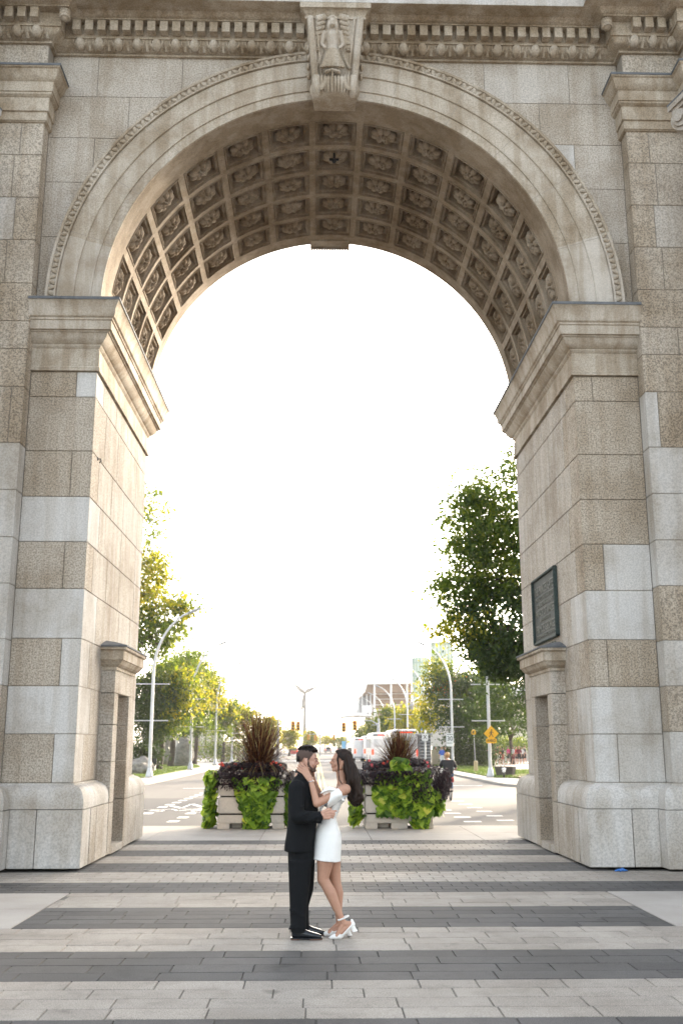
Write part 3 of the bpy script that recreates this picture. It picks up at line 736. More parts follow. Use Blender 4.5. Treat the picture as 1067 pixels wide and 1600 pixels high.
# ---- bronze plaque on the right pier's inner face
M['bronze']=flat('weathered_bronze',(.04,.043,.036),.7,.2,14,.45); M['patina']=flat('green_patina_bronze',(.045,.065,.058),.7,.2,20,.4)
M['letter']=flat('raised_bronze_letters',(.13,.13,.105),.6,.3,20,.3)
PXs=X0+HS; py0,py1,pz0,pz1=17.38,19.2,3.63,4.83
pl=empty('bronze_plaque',(PXs,(py0+py1)/2,(pz0+pz1)/2),'dark bronze inscription plaque with green patina on the inner face of the right pier','plaque')
b=MB(); b.box((PXs-.03,py0,pz0),(PXs,py1,pz1)); b.build('plate',M['bronze'],pl)
b=MB()
path=[(py0,pz0),(py1,pz0),(py1,pz1),(py0,pz1)]
for (a,c) in zip(path,path[1:]+path[:1]):
    ya,yb=sorted((a[0],c[0])); za,zb=sorted((a[1],c[1]))
    b.box((PXs-.10,ya-.04,za-.04),(PXs+.0,yb+.04,zb+.04)) if False else b.box((PXs-.075,ya-.02,za-.02),(PXs-.001,yb+.02,zb+.02),.5,0,.012)
b.build('frame',M['patina'],pl)
lines=[("THE PRINCES' GATES",.17,1.55),("OFFICIALLY OPENED AUGUST 30 1927",.085,1.5),("BY HIS ROYAL HIGHNESS",.085,1.3),("PRINCE OF WALES",.14,1.45),("AND HIS ROYAL HIGHNESS",.07,.8),("PRINCE GEORGE",.15,1.5),("TO COMMEMORATE THE SIXTIETH",.075,1.5),("ANNIVERSARY OF THE CONFEDERATION",.075,1.5),("OF CANADA AND DEDICATED TO",.075,1.5),("THE PEOPLE OF THE DOMINION",.075,1.4)]
zc_=pz1-.14
for t,h,wd in lines:
    cu=bpy.data.curves.new('inscription','FONT'); cu.body=t; cu.size=h*1.35; cu.align_x='CENTER'; cu.extrude=.004
    tmp=bpy.data.objects.new('tmp',cu); COL.objects.link(tmp); dg=bpy.context.evaluated_depsgraph_get(); dg.update()
    me=bpy.data.meshes.new_from_object(tmp.evaluated_get(dg)); bpy.data.objects.remove(tmp)
    xs=[v.co.x for v in me.vertices]; sc=wd/(max(xs)-min(xs))
    # local x -> -Y (reads left to right when facing +X), local y -> Z
    Mx=Matrix(((0,0,-1,PXs-.034),(-sc,0,0,(py0+py1)/2),(0,1,0,zc_-h),(0,0,0,1)))
    me.transform(Mx); link('inscription',me,M['letter'],pl); zc_-=h+.035
# small blue rag on the ground by the right plinth
q=G(971,1362); rb=MB(); rr=random.Random(3)
rb.tube([q+Vector((-.10,.0,.012)),q+Vector((-.04,.02,.02)),q+Vector((.02,-.02,.025)),q+Vector((.09,.02,.012))],[.01,.018,.02,.008],7)
rb.tube([q+Vector((-.03,-.03,.010)),q+Vector((.0,.02,.035)),q+Vector((.03,.03,.05))],[.012,.016,.007],6)
tag(rb.build('glove',flat('blue_nitrile',(.03,.16,.5),.4,0,30,.4),None,True),'crumpled blue disposable glove lying at the foot of the right plinth','glove')
# iron hooks and bolts in the pier faces
q=GX(153,717,X0-HS); b=MB(); b.tube([q,q+Vector((.05,0,0)),q+Vector((.06,0,-.04)),q+Vector((.04,-.02,-.07))],.010,6); b.ell(q,(.015,.03,.03)); b.build('hook',M['black'],gate)
q=GX(797,706,X0+HS-.0); b=MB(); b.ell(q,(.03,.03,.03)); b.build('hook',M['black'],gate)
# ================================================================ THE COUPLE
def skinmat(name,col):
    m=mat(name,col,.5,0,.4); b=NB(m)
    b.b.inputs['Subsurface Weight'].default_value=.12; b.b.inputs['Subsurface Radius'].default_value=(.02,.008,.004)
    b.col(b.mix(.5,col,b.ramp(b.noise(30,3),[(.3,(.88,.80,.78)),(.7,(1.05,1.02,1.0))]),'MULTIPLY')); return m
M['skin']=skinmat('skin',(.53,.31,.225)); M['skin_w']=skinmat('tanned_skin',(.47,.26,.175))
def cloth(name,col,rough=.85,sheen=.2,sc=9):
    m=mat(name,col,rough,0,.25); b=NB(m); b.b.inputs['Sheen Weight'].default_value=sheen
    b.bump(b.noise(sc,3,.5),.5,.02); return m
M['suit']=cloth('black_suit_cloth',(.0055,.006,.0068),.9,0); M['shirt']=cloth('dark_shirt',(.012,.012,.014))
M['white']=cloth('white_satin_dress',(.86,.84,.80),.55,.1,6); M['whiteband']=cloth('dress_lining',(.60,.60,.61),.6)
def hairmat(name,col):
    m=mat(name,col,.55,0,.22); b=NB(m)
    mp=b.n('ShaderNodeMapping'); mp.inputs['Scale'].default_value=(70,70,7); b.l(b.pos(),mp.inputs[0])
    nz=b.noise(1,4,.6,mp.outputs[0]); b.col(b.mix(1.0,col,b.ramp(nz,[(.3,.4),(.7,1.7)]),'MULTIPLY')); b.bump(nz,.7,.01); return m
M['hair']=hairmat('dark_hair',(.011,.007,.005)); M['hairw']=hairmat('long_dark_hair',(.019,.0105,.007))
M['stubble']=mat('short_beard',(.10,.058,.04),.9)
M['eye']=mat('eye',(.03,.02,.015),.15); M['eyewhite']=mat('eye_white',(.34,.28,.26),.3)
M['leather']=mat('black_polished_leather',(.012,.014,.018),.22); M['sole']=mat('brown_heel_stack',(.10,.045,.025),.6)
M['whiteshoe']=mat('white_leather',(.82,.79,.75),.45)
M['gold']=mat('gold',(.8,.55,.2),.25,1); M['silver']=mat('silver',(.8,.8,.82),.2,1)
def Q(x,y,Y):  # a point of the couple, measured on the close-up of the photograph
    return P(420+x/4.572,1140+y/4.572,Y)
def headpts(o,face,tilt,sc=1.0,male=True):
    """returns fn mapping head-local (forward, side, up) to world; origin = chin"""
    ct,st=math.cos(tilt),math.sin(tilt)
    def f(x,y,z):
        x*=sc;y*=sc;z*=sc
        return Vector((o.x+face*(x*ct-z*st),o.y+y,o.z+x*st+z*ct))
    return f
def head(mb,f,face,tilt,sc,male):
    rot=Matrix.Rotation(-tilt*face,3,'Y')
    E=lambda c,r: mb.ell(f(*c),tuple(k*sc for k in r),rot=rot,u=20,w=14)
    E((-.018,0,.145),(.092,.072,.084)); E((.03,0,.135),(.055,.060,.062)); E((.028,0,.088),(.054,.055,.066))
    for s in (-1,1):
        mb.cap(f(.0,s*.052,.055),.022*sc,f(.058,s*.014,.016),.017*sc); mb.cap(f(-.01,s*.055,.085),.024*sc,f(.0,s*.052,.05),.024*sc)
        mb.cap(f(.05,s*.035,.078),.020*sc,f(.062,s*.022,.06),.016*sc)
        mb.cap(f(.078,s*.032,.128),.008*sc,f(.086,s*.010,.125),.009*sc)
        E((-.015,s*.073,.092),(.015,.010,.029)); mb.cap(f(-.012,s*.080,.11),.006*sc,f(-.022,s*.082,.095),.006*sc)
        E((.066,s*.030,.106),(.014,.016,.011))
    mb.cap(f(.083,0,.120),.008*sc,f(.104,0,.085),.0105*sc); 
    for s in (-1,1): mb.ell(f(.094,s*.011,.082),(.010*sc,)*3,u=10,w=8)
    for s in (-1,0,1):
        mb.cap(f(.086-abs(s)*.008,s*.010,.062),.0075*sc,f(.080-abs(s)*.014,s*.019,.060),.006*sc)
        mb.cap(f(.084-abs(s)*.008,s*.009,.049),.0080*sc,f(.076-abs(s)*.012,s*.017,.050),.006*sc)
    mb.cap(f(.068,0,.07),.022*sc,f(.066,0,.035),.018*sc)
    E((.068,0,.018 if male else .020),(.020 if male else .016,.020,.017))
def eyes(f,face,sc,par):
    for s in (-1,1):
        b=MB(); b.ell(f(.0715,s*.030,.107),(.0095*sc,.012*sc,.0065*sc),u=12,w=8); b.build('eye',M['eyewhite'],par,True)
        b=MB(); b.ell(f(.0775,s*.032,.107),(.0045*sc,.008*sc,.0065*sc),u=10,w=8); b.build('iris',M['eye'],par.children[-1] if False else par,True)
def hand(mb,wr,kn,up,tips,thumb,sc=1.0,w=.038,pr=.014,fr=.0085):
    """wr wrist, kn knuckle centre, up: vector across the palm (first finger side), tips: list of (mid,tip) for four fingers"""
    wr=Vector(wr);kn=Vector(kn);up=Vector(up).normalized()
    for k in range(4):
        o=up*(w*(1-2*k/3)); mb.cap(wr+o*.55,pr*1.05,kn+o,pr*.86,8)
        mid,tip=tips[k]; b0=kn+o; mb.cap(b0,fr*1.12,Vector(mid),fr,8); mb.cap(Vector(mid),fr,Vector(tip),fr*.85,8)
    t0,t1,t2=[Vector(t) for t in thumb]; mb.cap(wr+up*w*.5,pr*1.1,t0,pr,8); mb.cap(t0,pr*.95,t1,fr*1.15,8); mb.cap(t1,fr*1.15,t2,fr*.95,8)
# ---------------- man
YM=10.12
base=G(479,1467)
man=empty('person',(base.x,YM,0),'man in a black suit with short dark wavy hair, holding the woman at her waist','person')
mo=Q(322,299,YM)       # chin
face=1; tiltm=R(-4)
f=headpts(mo-Vector((.066*1.02,0,.003)),1,tiltm,1.02)
mb=MB(); head(mb,f,1,tiltm,1.02,True)
nkb=Q(232,318,YM); mb.cap(f(-.03,0,.07),.054,nkb,.056); mb.cap(nkb,.056,nkb+Vector((-.01,0,-.10)),.07)
# core of the body hidden by the suit keeps the figure one surface
che=Q(240,430,YM); pel=Q(225,800,YM)
mb.cap(nkb+Vector((-.01,0,-.10)),.07,che,.10); mb.cap(che,.10,pel,.10)
# right (near) arm: sleeve hides it to the wrist
shR=Q(205,430,YM-.16); elR=Q(200,622,YM-.26); wrR=Q(378,612,YM-.27)
mb.cap(che,.06,shR,.04); mb.cap(shR,.04,elR,.038); mb.cap(elR,.036,wrR,.026)
kn=Q(428,600,YM-.235)
T=lambda a,b,ya,yb:(Q(a[0],a[1],ya),Q(b[0],b[1],yb))
tips=[T((452,583),(484,580),YM-.215,YM-.20),T((455,595),(471,602),YM-.225,YM-.205),T((452,610),(467,615),YM-.225,YM-.205),T((446,625),(460,631),YM-.222,YM-.205)]
hand(mb,wrR,kn,(0,0,1),tips,(Q(405,582,YM-.22),Q(428,568,YM-.17),Q(445,562,YM-.13)),w=.040,pr=.017,fr=.0105)
shL=Q(215,430,YM+.16); elL=Q(200,620,YM+.26); wrL=Q(380,615,YM+.24); 
mb.cap(che,.06,shL,.04); mb.cap(shL,.04,elL,.038); mb.cap(elL,.036,wrL,.026)
kn2=Q(432,602,YM+.225); hand(mb,wrL,kn2,(0,0,1),[T((460,590+k*9),(480,592+k*10),YM+.20,YM+.16) for k in range(4)],(Q(410,585,YM+.21),Q(430,573,YM+.17),Q(445,570,YM+.13)),w=.04,pr=.017,fr=.0105)
# legs inside the trousers
for dy,xa,xb in ((-.10,225,215),(.11,235,255)):
    hp=Q(225,830,YM+dy); kn_=Q((225+xa)/2+5,1130,YM+dy); an=Q(xb-5,1430,YM+dy); mb.cap(pel,.08,hp,.07); mb.cap(hp,.07,kn_,.05); mb.cap(kn_,.05,an,.035)
mbody=remesh(mb,'body',M['skin'],man,.0052,2,.5)
eyes(f,1,1.02,mbody)
# hair: waves on top, faded sides, short beard
hb=MB(); sc=1.02
E=lambda c,r: hb.ell(f(*c),tuple(k*sc for k in r),u=14,w=10)
E((-.02,0,.164),(.088,.070,.068)); E((-.052,0,.145),(.060,.066,.066)); E((.035,0,.202),(.048,.052,.028))
rr=random.Random(11)
for k in range(60):
    a=rr.uniform(-1,1); x=rr.uniform(-.095,.082); y=rr.uniform(-.055,.055)
    z=.172+.075*math.sqrt(max(0,1-((x+.01)/.10)**2-(y/.08)**2*.6)); E((x,y,z-.004),(rr.uniform(.010,.020),rr.uniform(.009,.016),rr.uniform(.008,.014)))
E((-.085,0,.115),(.028,.058,.05)); 
hair=remesh(hb,'hair',M['hair'],man,.005,1,.4)
# cut hair back to the hairline: lift it away from forehead and face by trimming
def trim(o,test):
    bm=bmesh.new(); bm.from_mesh(o.data); W=world_of(o)
    dl=[v for v in bm.verts if test(W@v.co)]; bmesh.ops.delete(bm,geom=dl,context='VERTS'); bm.to_mesh(o.data); bm.free()
def tolocal(p,o,face,tilt,sc):
    d=p-o; x=d.x*face; ct,st=math.cos(tilt),math.sin(tilt)
    return ((x*ct+d.z*st)/sc,d.y/sc,(-x*st+d.z*ct)/sc)
fo_=mo-Vector((.066*1.02,0,.003))
def manline(p):
    x,y,z=tolocal(p,fo_,1,tiltm,1.02)
    lim=.180 if x>.03 else (.180-(.03-x)*.75 if x>-.03 else .135-(-.03-x)*.8)
    return z<lim
trim(hair,manline)
# faded sides
sb=MB()
def shell(mb,f,sc,cs):
    for c,r in cs: mb.ell(f(*c),tuple(k*sc for k in r),u=96,w=72)
shell(sb,f,1.02,[((-.020,0,.145),(.0935,.0745,.0855))])
sd=sb.build('faded_sides',mat('clipped_hair',(.085,.055,.043),.95),man,True)
trim(sd,lambda p:(lambda q:q[0]>.012+max(0,q[2]-.11)*.65+.003*math.sin(q[2]*400) or q[2]<(.085 if q[0]>-.003 else .126 if q[0]>-.035 else .126-(-.035-q[0])*1.7))(tolocal(p,fo_,1,tiltm,1.02)))
bb=MB(); 
for s in (-1,1):
    bb.cap(f(.0,s*.052,.058),.0228*sc,f(.058,s*.014,.016),.0180*sc); bb.cap(f(-.006,s*.055,.085),.0245*sc,f(.0,s*.053,.055),.0245*sc)
    bb.cap(f(.085,s*.016,.068),.0055,f(.074,s*.022,.05),.007)
bb.ell(f(.068,0,.018),(.0215,.021,.0185)); bb.cap(f(.066,-.012,.03),.019,f(.066,.012,.03),.019)
bo=remesh(bb,'beard',M['stubble'],man,.005,2,.5)
br=MB()
for s in (-1,1): br.cap(f(.070,s*.045,.126),.004,f(.089,s*.014,.130),.0055,8)
br.build('eyebrows',M['hair'],man,True)
# jacket
def sec(x0,x1,y,Y,ry,tl=0,Z=4.572):
    a=Q(x0,y,Y);b=Q(x1,y,Y); return ((a+b)/2,(b.x-a.x)/2,ry,tl)
jk=MB()
jk.loft([sec(205,262,302,YM,.062),sec(198,272,325,YM,.075),sec(172,292,352,YM,.13),sec(155,312,385,YM,.19),sec(145,335,420,YM,.215),sec(138,352,470,YM,.215),sec(136,356,540,YM,.205),sec(138,352,600,YM,.195),sec(136,345,660,YM,.20),sec(128,335,730,YM,.205),sec(116,328,800,YM,.21),sec(108,322,866,YM,.212)],n=36,sq=2.25)
def sleeve(mb,sh,el,wr,r0=.082,r1=.066,r2=.052):
    sh,el,wr=map(Vector,(sh,el,wr)); mb.cap(sh,r0,el,r1,14); mb.cap(el,r1,wr,r2,14)
    for k in range(7):   # folds
        t=rr.random(); p=sh.lerp(el,t) if k<3 else el.lerp(wr,t); a=rr.uniform(0,6.28)
        mb.ell(p+Vector((math.cos(a)*.03,-.02,math.sin(a)*.03)),(.05,.05,.018),rot=Matrix.Rotation(rr.uniform(-.6,.6),3,'Y'),u=10,w=8)
wc=Q(352,628,YM-.27)
sleeve(jk,Q(200,420,YM-.185),Q(198,622,YM-.26),wc); sleeve(jk,Q(215,420,YM+.185),Q(205,620,YM+.26),Q(352,622,YM+.24))
jo=remesh(jk,'jacket',M['suit'],man,.008,5,.5)
cu=MB(); cd=(wrR-elR).normalized()
cu.tube([wc-cd*.01,wc+cd*.028],[.056,.054],20,cap=False); cu.tube([wc+cd*.028,wc+cd*.026,wc],[.054,.042,.04],20,cap=False); cu.build('cuff',M['suit'],jo,True)
cl=MB(); 
cl.tube([Q(204,296,YM-.058),Q(232,318,YM-.070),Q(262,345,YM-.085),Q(288,380,YM-.10)],[.014,.018,.02,.012],10); cl.tube([Q(204,294,YM-.05),Q(196,300,YM),Q(204,294,YM+.05)],[.016,.018,.016],10)
remesh(cl,'collar',M['shirt'],man,.006,2)
# trousers: two legs and the seat
tr=MB()
tr.loft([sec(137,328,845,YM,.175),sec(136,330,900,YM,.178),sec(138,326,960,YM,.17)],n=30,sq=2.3)
tr.loft([sec(137,308,930,YM-.095,.095),sec(142,300,1050,YM-.10,.09),sec(146,285,1170,YM-.105,.088),sec(150,272,1290,YM-.105,.085),sec(154,268,1380,YM-.105,.085),sec(158,262,1446,YM-.105,.085)],n=24,sq=2.2)
tr.loft([sec(165,330,930,YM+.085,.095),sec(180,326,1050,YM+.095,.09),sec(192,318,1150,YM+.10,.085),sec(185,285,1260,YM+.10,.08),sec(190,288,1370,YM+.10,.08),sec(196,296,1432,YM+.10,.08)],n=24,sq=2.2)
for k in range(9):
    z=rr.uniform(1290,1430); tr.ell(Q(rr.uniform(170,240),z,YM-.17),(.06,.03,.012),rot=Matrix.Rotation(rr.uniform(-.5,.5),3,'Y'),u=8,w=6)
remesh(tr,'trousers',M['suit'],man,.008,4,.5)
def shoe(xh,xt,yb,Y):
    a=Q(xh,yb,Y); b_=Q(xt,yb,Y); L=b_.x-a.x; x=a.x; o=empty_part('shoe',man)
    s=MB()
    s.loft([(Vector((x+L*.06,Y,.075)),.035,.032,math.pi/2*.0)],n=4) if False else None
    secs=[(0.02,.055,.030,.040),(.12,.060,.036,.055),(.25,.058,.038,.058),(.42,.050,.038,.046),(.60,.042,.043,.034),(.78,.036,.045,.026),(.92,.030,.036,.020),(.985,.026,.018,.014)]
    n=18; vs=[]
    for t,cz_,ry,rz in secs:
        for k in range(n):
            th=2*math.pi*k/n; vs.append((x+L*t,Y+ry*math.cos(th),cz_+rz*math.sin(th)*(1 if math.sin(th)>0 else .75)))
    N=len(secs); s.add(vs,[(i*n+k,i*n+(k+1)%n,(i+1)*n+(k+1)%n,(i+1)*n+k) for i in range(N-1) for k in range(n)]+[tuple(range(n))[::-1],tuple((N-1)*n+k for k in range(n))])
    s.build('upper',M['leather'],o,True)
    q=MB(); pts=[(0.0,.028),(.15,.036),(.35,.034),(.6,.044),(.8,.046),(.95,.030),(1.0,.008)]
    poly=[(x+L*t,Y-wd) for t,wd in pts]+[(x+L*t,Y+wd) for t,wd in pts[::-1]]
    def slab(pl_,z0,z1,nm,mm):
        b=MB(); n=len(pl_); b.add([(px,py,z0) for px,py in pl_]+[(px,py,z1) for px,py in pl_],[tuple(range(n))[::-1],tuple(range(n,2*n))]+[(i,(i+1)%n,n+(i+1)%n,n+i) for i in range(n)]); b.build(nm,mm,o)
    slab(poly,.012,.022,'sole',M['leather']); hp2=[(x,Y-.03),(x+L*.26,Y-.036),(x+L*.26,Y+.036),(x,Y+.03)]; slab(hp2,.0,.012,'heel',M['sole'])
    slab([p for p in poly if p[0]>x+L*.4],.001,.012,'forefoot',M['sole'])
def empty_part(name,par):
    o=bpy.data.objects.new(name,None); COL.objects.link(o); o.parent=par; return o
shoe(158,383,1497,YM-.10); shoe(200,402,1478,YM+.11)
# ---------------- woman
YW=10.13
wom=empty('person',(G(540,1464).x,YW,0),'woman in a short white dress with long dark hair leaning back, cupping the man\'s face','person')
wc_=Q(462,305,YW); fw0=Vector((wc_.x+.064*.95,YW,wc_.z)); tiltw=R(5)
fw=headpts(fw0,-1,tiltw,.95)
wb=MB(); head(wb,fw,-1,tiltw,.95,False)
n0=Q(512,300,YW);n1=Q(520,362,YW);n2=Q(528,410,YW); wb.cap(n0,.046,n1,.044); wb.cap(n1,.044,n2,.062)
# torso: arched back
def wsec(x0,x1,y,ry,tl=0): 
    a=Q(x0,y,YW);b=Q(x1,y,YW); return ((a+b)/2,(b.x-a.x)/2/max(.5,math.cos(tl)),ry,tl)
tor_=[((Q(532,385,YW)),.055,.085,R(15)),((Q(522,428,YW)),.098,.150,R(18)),((Q(518,470,YW)),.105,.150,R(22)),((Q(480,530,YW)),.086,.130,R(28)),((Q(450,590,YW)),.075,.112,R(26)),((Q(424,640,YW)),.066,.100,R(10)),((Q(422,700,YW)),.085,.125,0),((Q(420,760,YW)),.10,.14,0),((Q(420,820,YW)),.09,.13,0)]
wb.loft(tor_,n=24)
sh=Q(535,432,YW-.155); el=Q(343,528,YW-.25); wr=Q(299,362,YW-.20)
wb.ell(Q(545,425,YW-.13),(.055,.05,.05)); wb.cap(n2,.05,sh,.048); wb.cap(sh,.046,el,.036,14); wb.cap(el,.037,wr,.0235,14)
kn=Q(256,292,YW-.15)
up=Vector((-.62,0,.78))
hp_l=[((228,262),(214,246)),((222,282),(202,262)),((220,296),(196,282)),((226,312),(206,302))]
# fingers along the man's jaw and neck
tips=[(Q(238,252,YM-.085),Q(225,232,YM-.070)),(Q(228,268,YM-.085),Q(206,252,YM-.062)),(Q(222,285,YM-.088),Q(200,270,YM-.066)),(Q(222,300,YM-.092),Q(204,290,YM-.075))]
hand(wb,wr,kn,(.55,-.1,.83),tips,(Q(285,310,YM-.115),Q(276,275,YM-.085),Q(268,248,YM-.08)),w=.030,pr=.0125,fr=.0078)
sh2=Q(525,432,YW+.155); el2=Q(380,505,YW+.20); wr2=Q(316,352,YW+.13)
wb.cap(n2,.05,sh2,.048); wb.cap(sh2,.046,el2,.036,14); wb.cap(el2,.037,wr2,.0235,14)
kn2=Q(285,290,YM+.115); hand(wb,wr2,kn2,(.4,.1,.9),[(Q(262-k*6,262+k*12,YM+.10),Q(246-k*6,248+k*12,YM+.082)) for k in range(4)],(Q(318,300,YM+.10),Q(312,275,YM+.08),Q(306,262,YM+.07)),w=.030,pr=.0125,fr=.0078)
# legs: near one carries the raised heel
def leg(hip,kx,ky,ax,ay,Y,r=(.088,.056,.052,.034)):
    h=Q(hip[0],hip[1],Y); k=Q(kx,ky,Y); a=Q(ax,ay,Y)
    secs=[]
    pts=[(h,.084),(h.lerp(k,.45),.080),(h.lerp(k,.8),.062),(k,.055),(k.lerp(a,.12)+Vector((.006,0,0)),.051),(k.lerp(a,.32)+Vector((.012,0,0)),.054),(k.lerp(a,.6)+Vector((.004,0,0)),.042),(k.lerp(a,.85),.029),(a,.026)]
    for (p,ra),(q,rb) in zip(pts,pts[1:]): wb.cap(p,ra,q,rb,16)
    return a
aN=leg((415,850),386,1068,536,1385,YW-.075); aF=leg((440,850),474,1068,502,1385,YW+.085)
def foot(a,heel,ball,toe,Y):
    wb.cap(a,.027,heel,.026,12); wb.cap(a,.025,ball,.024,12); wb.cap(heel,.026,ball,.024,12)
    for k in (-1,0,1): wb.cap(ball+Vector((0,k*.012,0)),.018,toe+Vector((.012,k*.007,0)),.012,10)
heN=Q(585,1388,YW-.075); baN=Q(487,1470,YW-.075); toN=Q(458,1484,YW-.075)
heF=Q(545,1402,YW+.085); baF=Q(432,1468,YW+.085); toF=Q(402,1482,YW+.085)
def onfloor(v,z): return Vector((v.x,v.y,z))
baN=onfloor(baN,.030); toN=onfloor(toN,.022); baF=onfloor(baF,.030); toF=onfloor(toF,.022)
foot(Q(536,1385,YW-.075),heN,baN,toN,YW-.075); foot(Q(502,1385,YW+.085),heF,baF,toF,YW+.085)
wbody=remesh(wb,'body',M['skin_w'],wom,.0052,3,.5)
eyes(fw,-1,.95,wbody)
lp=MB(); lp.cap(fw(.088,-.010,.0605),.0045,fw(.088,.010,.0605),.0045,8); lp.cap(fw(.086,-.010,.050),.0050,fw(.086,.010,.050),.0050,8)
lp.build('lips',mat('lips',(.46,.20,.17),.5),wbody,True)
for s in (-1,1): 
    b=MB(); b.cap(fw(.066,s*.042,.127),.003,fw(.084,s*.016,.130),.0035,8); b.build('eyebrow',M['hairw'],wbody,True)
# hair
hb=MB(); scw=.95
for c,r in (((-.025,0,.15),(.098,.082,.092)),((.015,0,.185),(.062,.066,.048)),((-.065,0,.11),(.062,.074,.09)),((-.078,0,.05),(.055,.075,.08))): hb.ell(fw(*c),tuple(k*scw for k in r),u=20,w=14)
locks=[]
for k in range(36):
    y=rr.uniform(-.10,.10); d=rr.uniform(-.8,1)
    p=[Q(552+d*26,200,YW+y*.6),Q(578+d*34,270,YW+y*.95),Q(596+d*42,350,YW+y*1.1),Q(606+d*44,430,YW+y*1.05),Q(618+d*38,490,YW+y),Q(626+d*30+rr.uniform(-14,10),540+rr.uniform(-34,12),YW+y*.8)]
    ph=rr.uniform(0,6.28)
    p=[q+Vector((.026*math.sin(ph+i*2.1)*(i>1),.014*math.cos(ph+i*1.7),0)) for i,q in enumerate(p)]
    hb.chain(p,[.028,.028,.026,.024,.020,.006],8)
hwo=remesh(hb,'hair',M['hairw'],wom,.0065,1,.5)
def womline(p):
    x,y,z=tolocal(p,fw0,-1,tiltw,.95)
    if z<.0: return False
    if z<.118 and x>-.028: return True
    if z>=.118 and z<.2 and x>-.004+(z-.118)*.85: return True
    return False
trim(hwo,womline)
st=MB()
for yy,dx in ((-.083,0),(-.088,.006)):
    st.chain([fw(.028+dx,yy*.8,.168),fw(.032+dx,yy,.125),fw(.018+dx,yy*1.05,.07),Q(498,320,YW-.085),Q(504,360,YW-.09),Q(520,385,YW-.11),Q(552,412,YW-.15)],[.008,.008,.007,.006,.006,.005,.003],8)
st.chain([fw(.03,.08,.168),fw(.03,.084,.10),Q(490,330,YW+.09),Q(505,390,YW+.11)],[.012,.012,.01,.004],8)
remesh(st,'hair_strand',M['hairw'],hwo,.005,1)
# dress
dr=MB()
dr.loft([(Q(480,500,YW),.108,.162,R(26)),(Q(482,520,YW),.104,.152,R(28)),(Q(452,585,YW),.086,.128,R(26)),(Q(424,638,YW),.078,.118,R(8)),(Q(420,680,YW),.100,.146,R(0)),wsec(330,514,740,.172),wsec(324,520,800,.182),wsec(318,516,860,.186),wsec(312,514,905,.188),wsec(307,513,930,.188,R(-6))],n=36,sq=2.15,cap=True)
dro=remesh(dr,'dress',M['white'],wom,.007,3,.5)
bd=MB(); a=[]
for t in range(0,25):
    th=2*math.pi*t/24; c=Q(482,500,YW); ax=Vector((math.cos(R(26)),0,math.sin(R(26))))
    a.append(c+ax*.112*math.cos(th)+Vector((0,.168*math.sin(th),0)))
bd.tube(a,[.020]*25,8); bd.build('neckline_band',M['whiteband'],dro,True)
# off-the-shoulder bow: broad folded lobe over the upper arm, pointed tails
bw=MB()
def lobe(pts,th=.018,n=10):
    """folded cloth: quads between an upper and a lower edge, thickened"""
    top,bot=pts; m_=len(top); vs=[]
    for i in range(m_):
        for j in range(n+1):
            t=j/n; p=top[i].lerp(bot[i],t); bul=math.sin(math.pi*t); p=p+Vector((0,-.05*bul,0)); vs.append(p)
    fs=[(i*(n+1)+j,i*(n+1)+j+1,(i+1)*(n+1)+j+1,(i+1)*(n+1)+j) for i in range(m_-1) for j in range(n)]
    k=len(vs); vs2=[v+Vector((0,.03,0)) for v in vs]
    bw.add(vs+vs2,fs+[tuple(k+i for i in f_[::-1]) for f_ in fs])
    ring=[i*(n+1) for i in range(m_)]+[(m_-1)*(n+1)+j for j in range(1,n+1)]+[i*(n+1)+n for i in range(m_-2,-1,-1)]+[j for j in range(n-1,0,-1)]
    bw.add([vs[r] for r in ring]+[vs2[r] for r in ring],[(i,(i+1)%len(ring),len(ring)+(i+1)%len(ring),len(ring)+i) for i in range(len(ring))])
Z3=lambda x,y,Y: P(470+x/11.86,1200+y/11.86,Y)
Yb=YW-.205
lobe(([Z3(500,540,Yb),Z3(545,440,Yb-.01),Z3(620,385,Yb-.01),Z3(700,380,Yb),Z3(745,410,Yb+.02)],[Z3(485,760,Yb+.03),Z3(560,715,Yb+.01),Z3(640,665,Yb),Z3(720,600,Yb+.01),Z3(785,550,Yb+.04)]))
lobe(([Z3(380,440,Yb),Z3(450,365,Yb+.0),Z3(530,340,Yb+.02),Z3(600,360,Yb+.03),Z3(650,385,Yb+.03)],[Z3(345,490,Yb),Z3(430,470,Yb-.02),Z3(520,435,Yb-.02),Z3(570,430,Yb-.01),Z3(640,440,Yb)]))
lobe(([Z3(345,700,YW-.10),Z3(390,680,YW-.11),Z3(450,660,YW-.12)],[Z3(325,815,YW-.10),Z3(370,815,YW-.11),Z3(420,730,YW-.12)]))
lobe(([Z3(770,545,Yb+.06),Z3(800,560,Yb+.08)],[Z3(760,640,Yb+.07),Z3(815,640,Yb+.09)]))
bwo=remesh(bw,'bow',M['white'],dro,.006,2,.4)
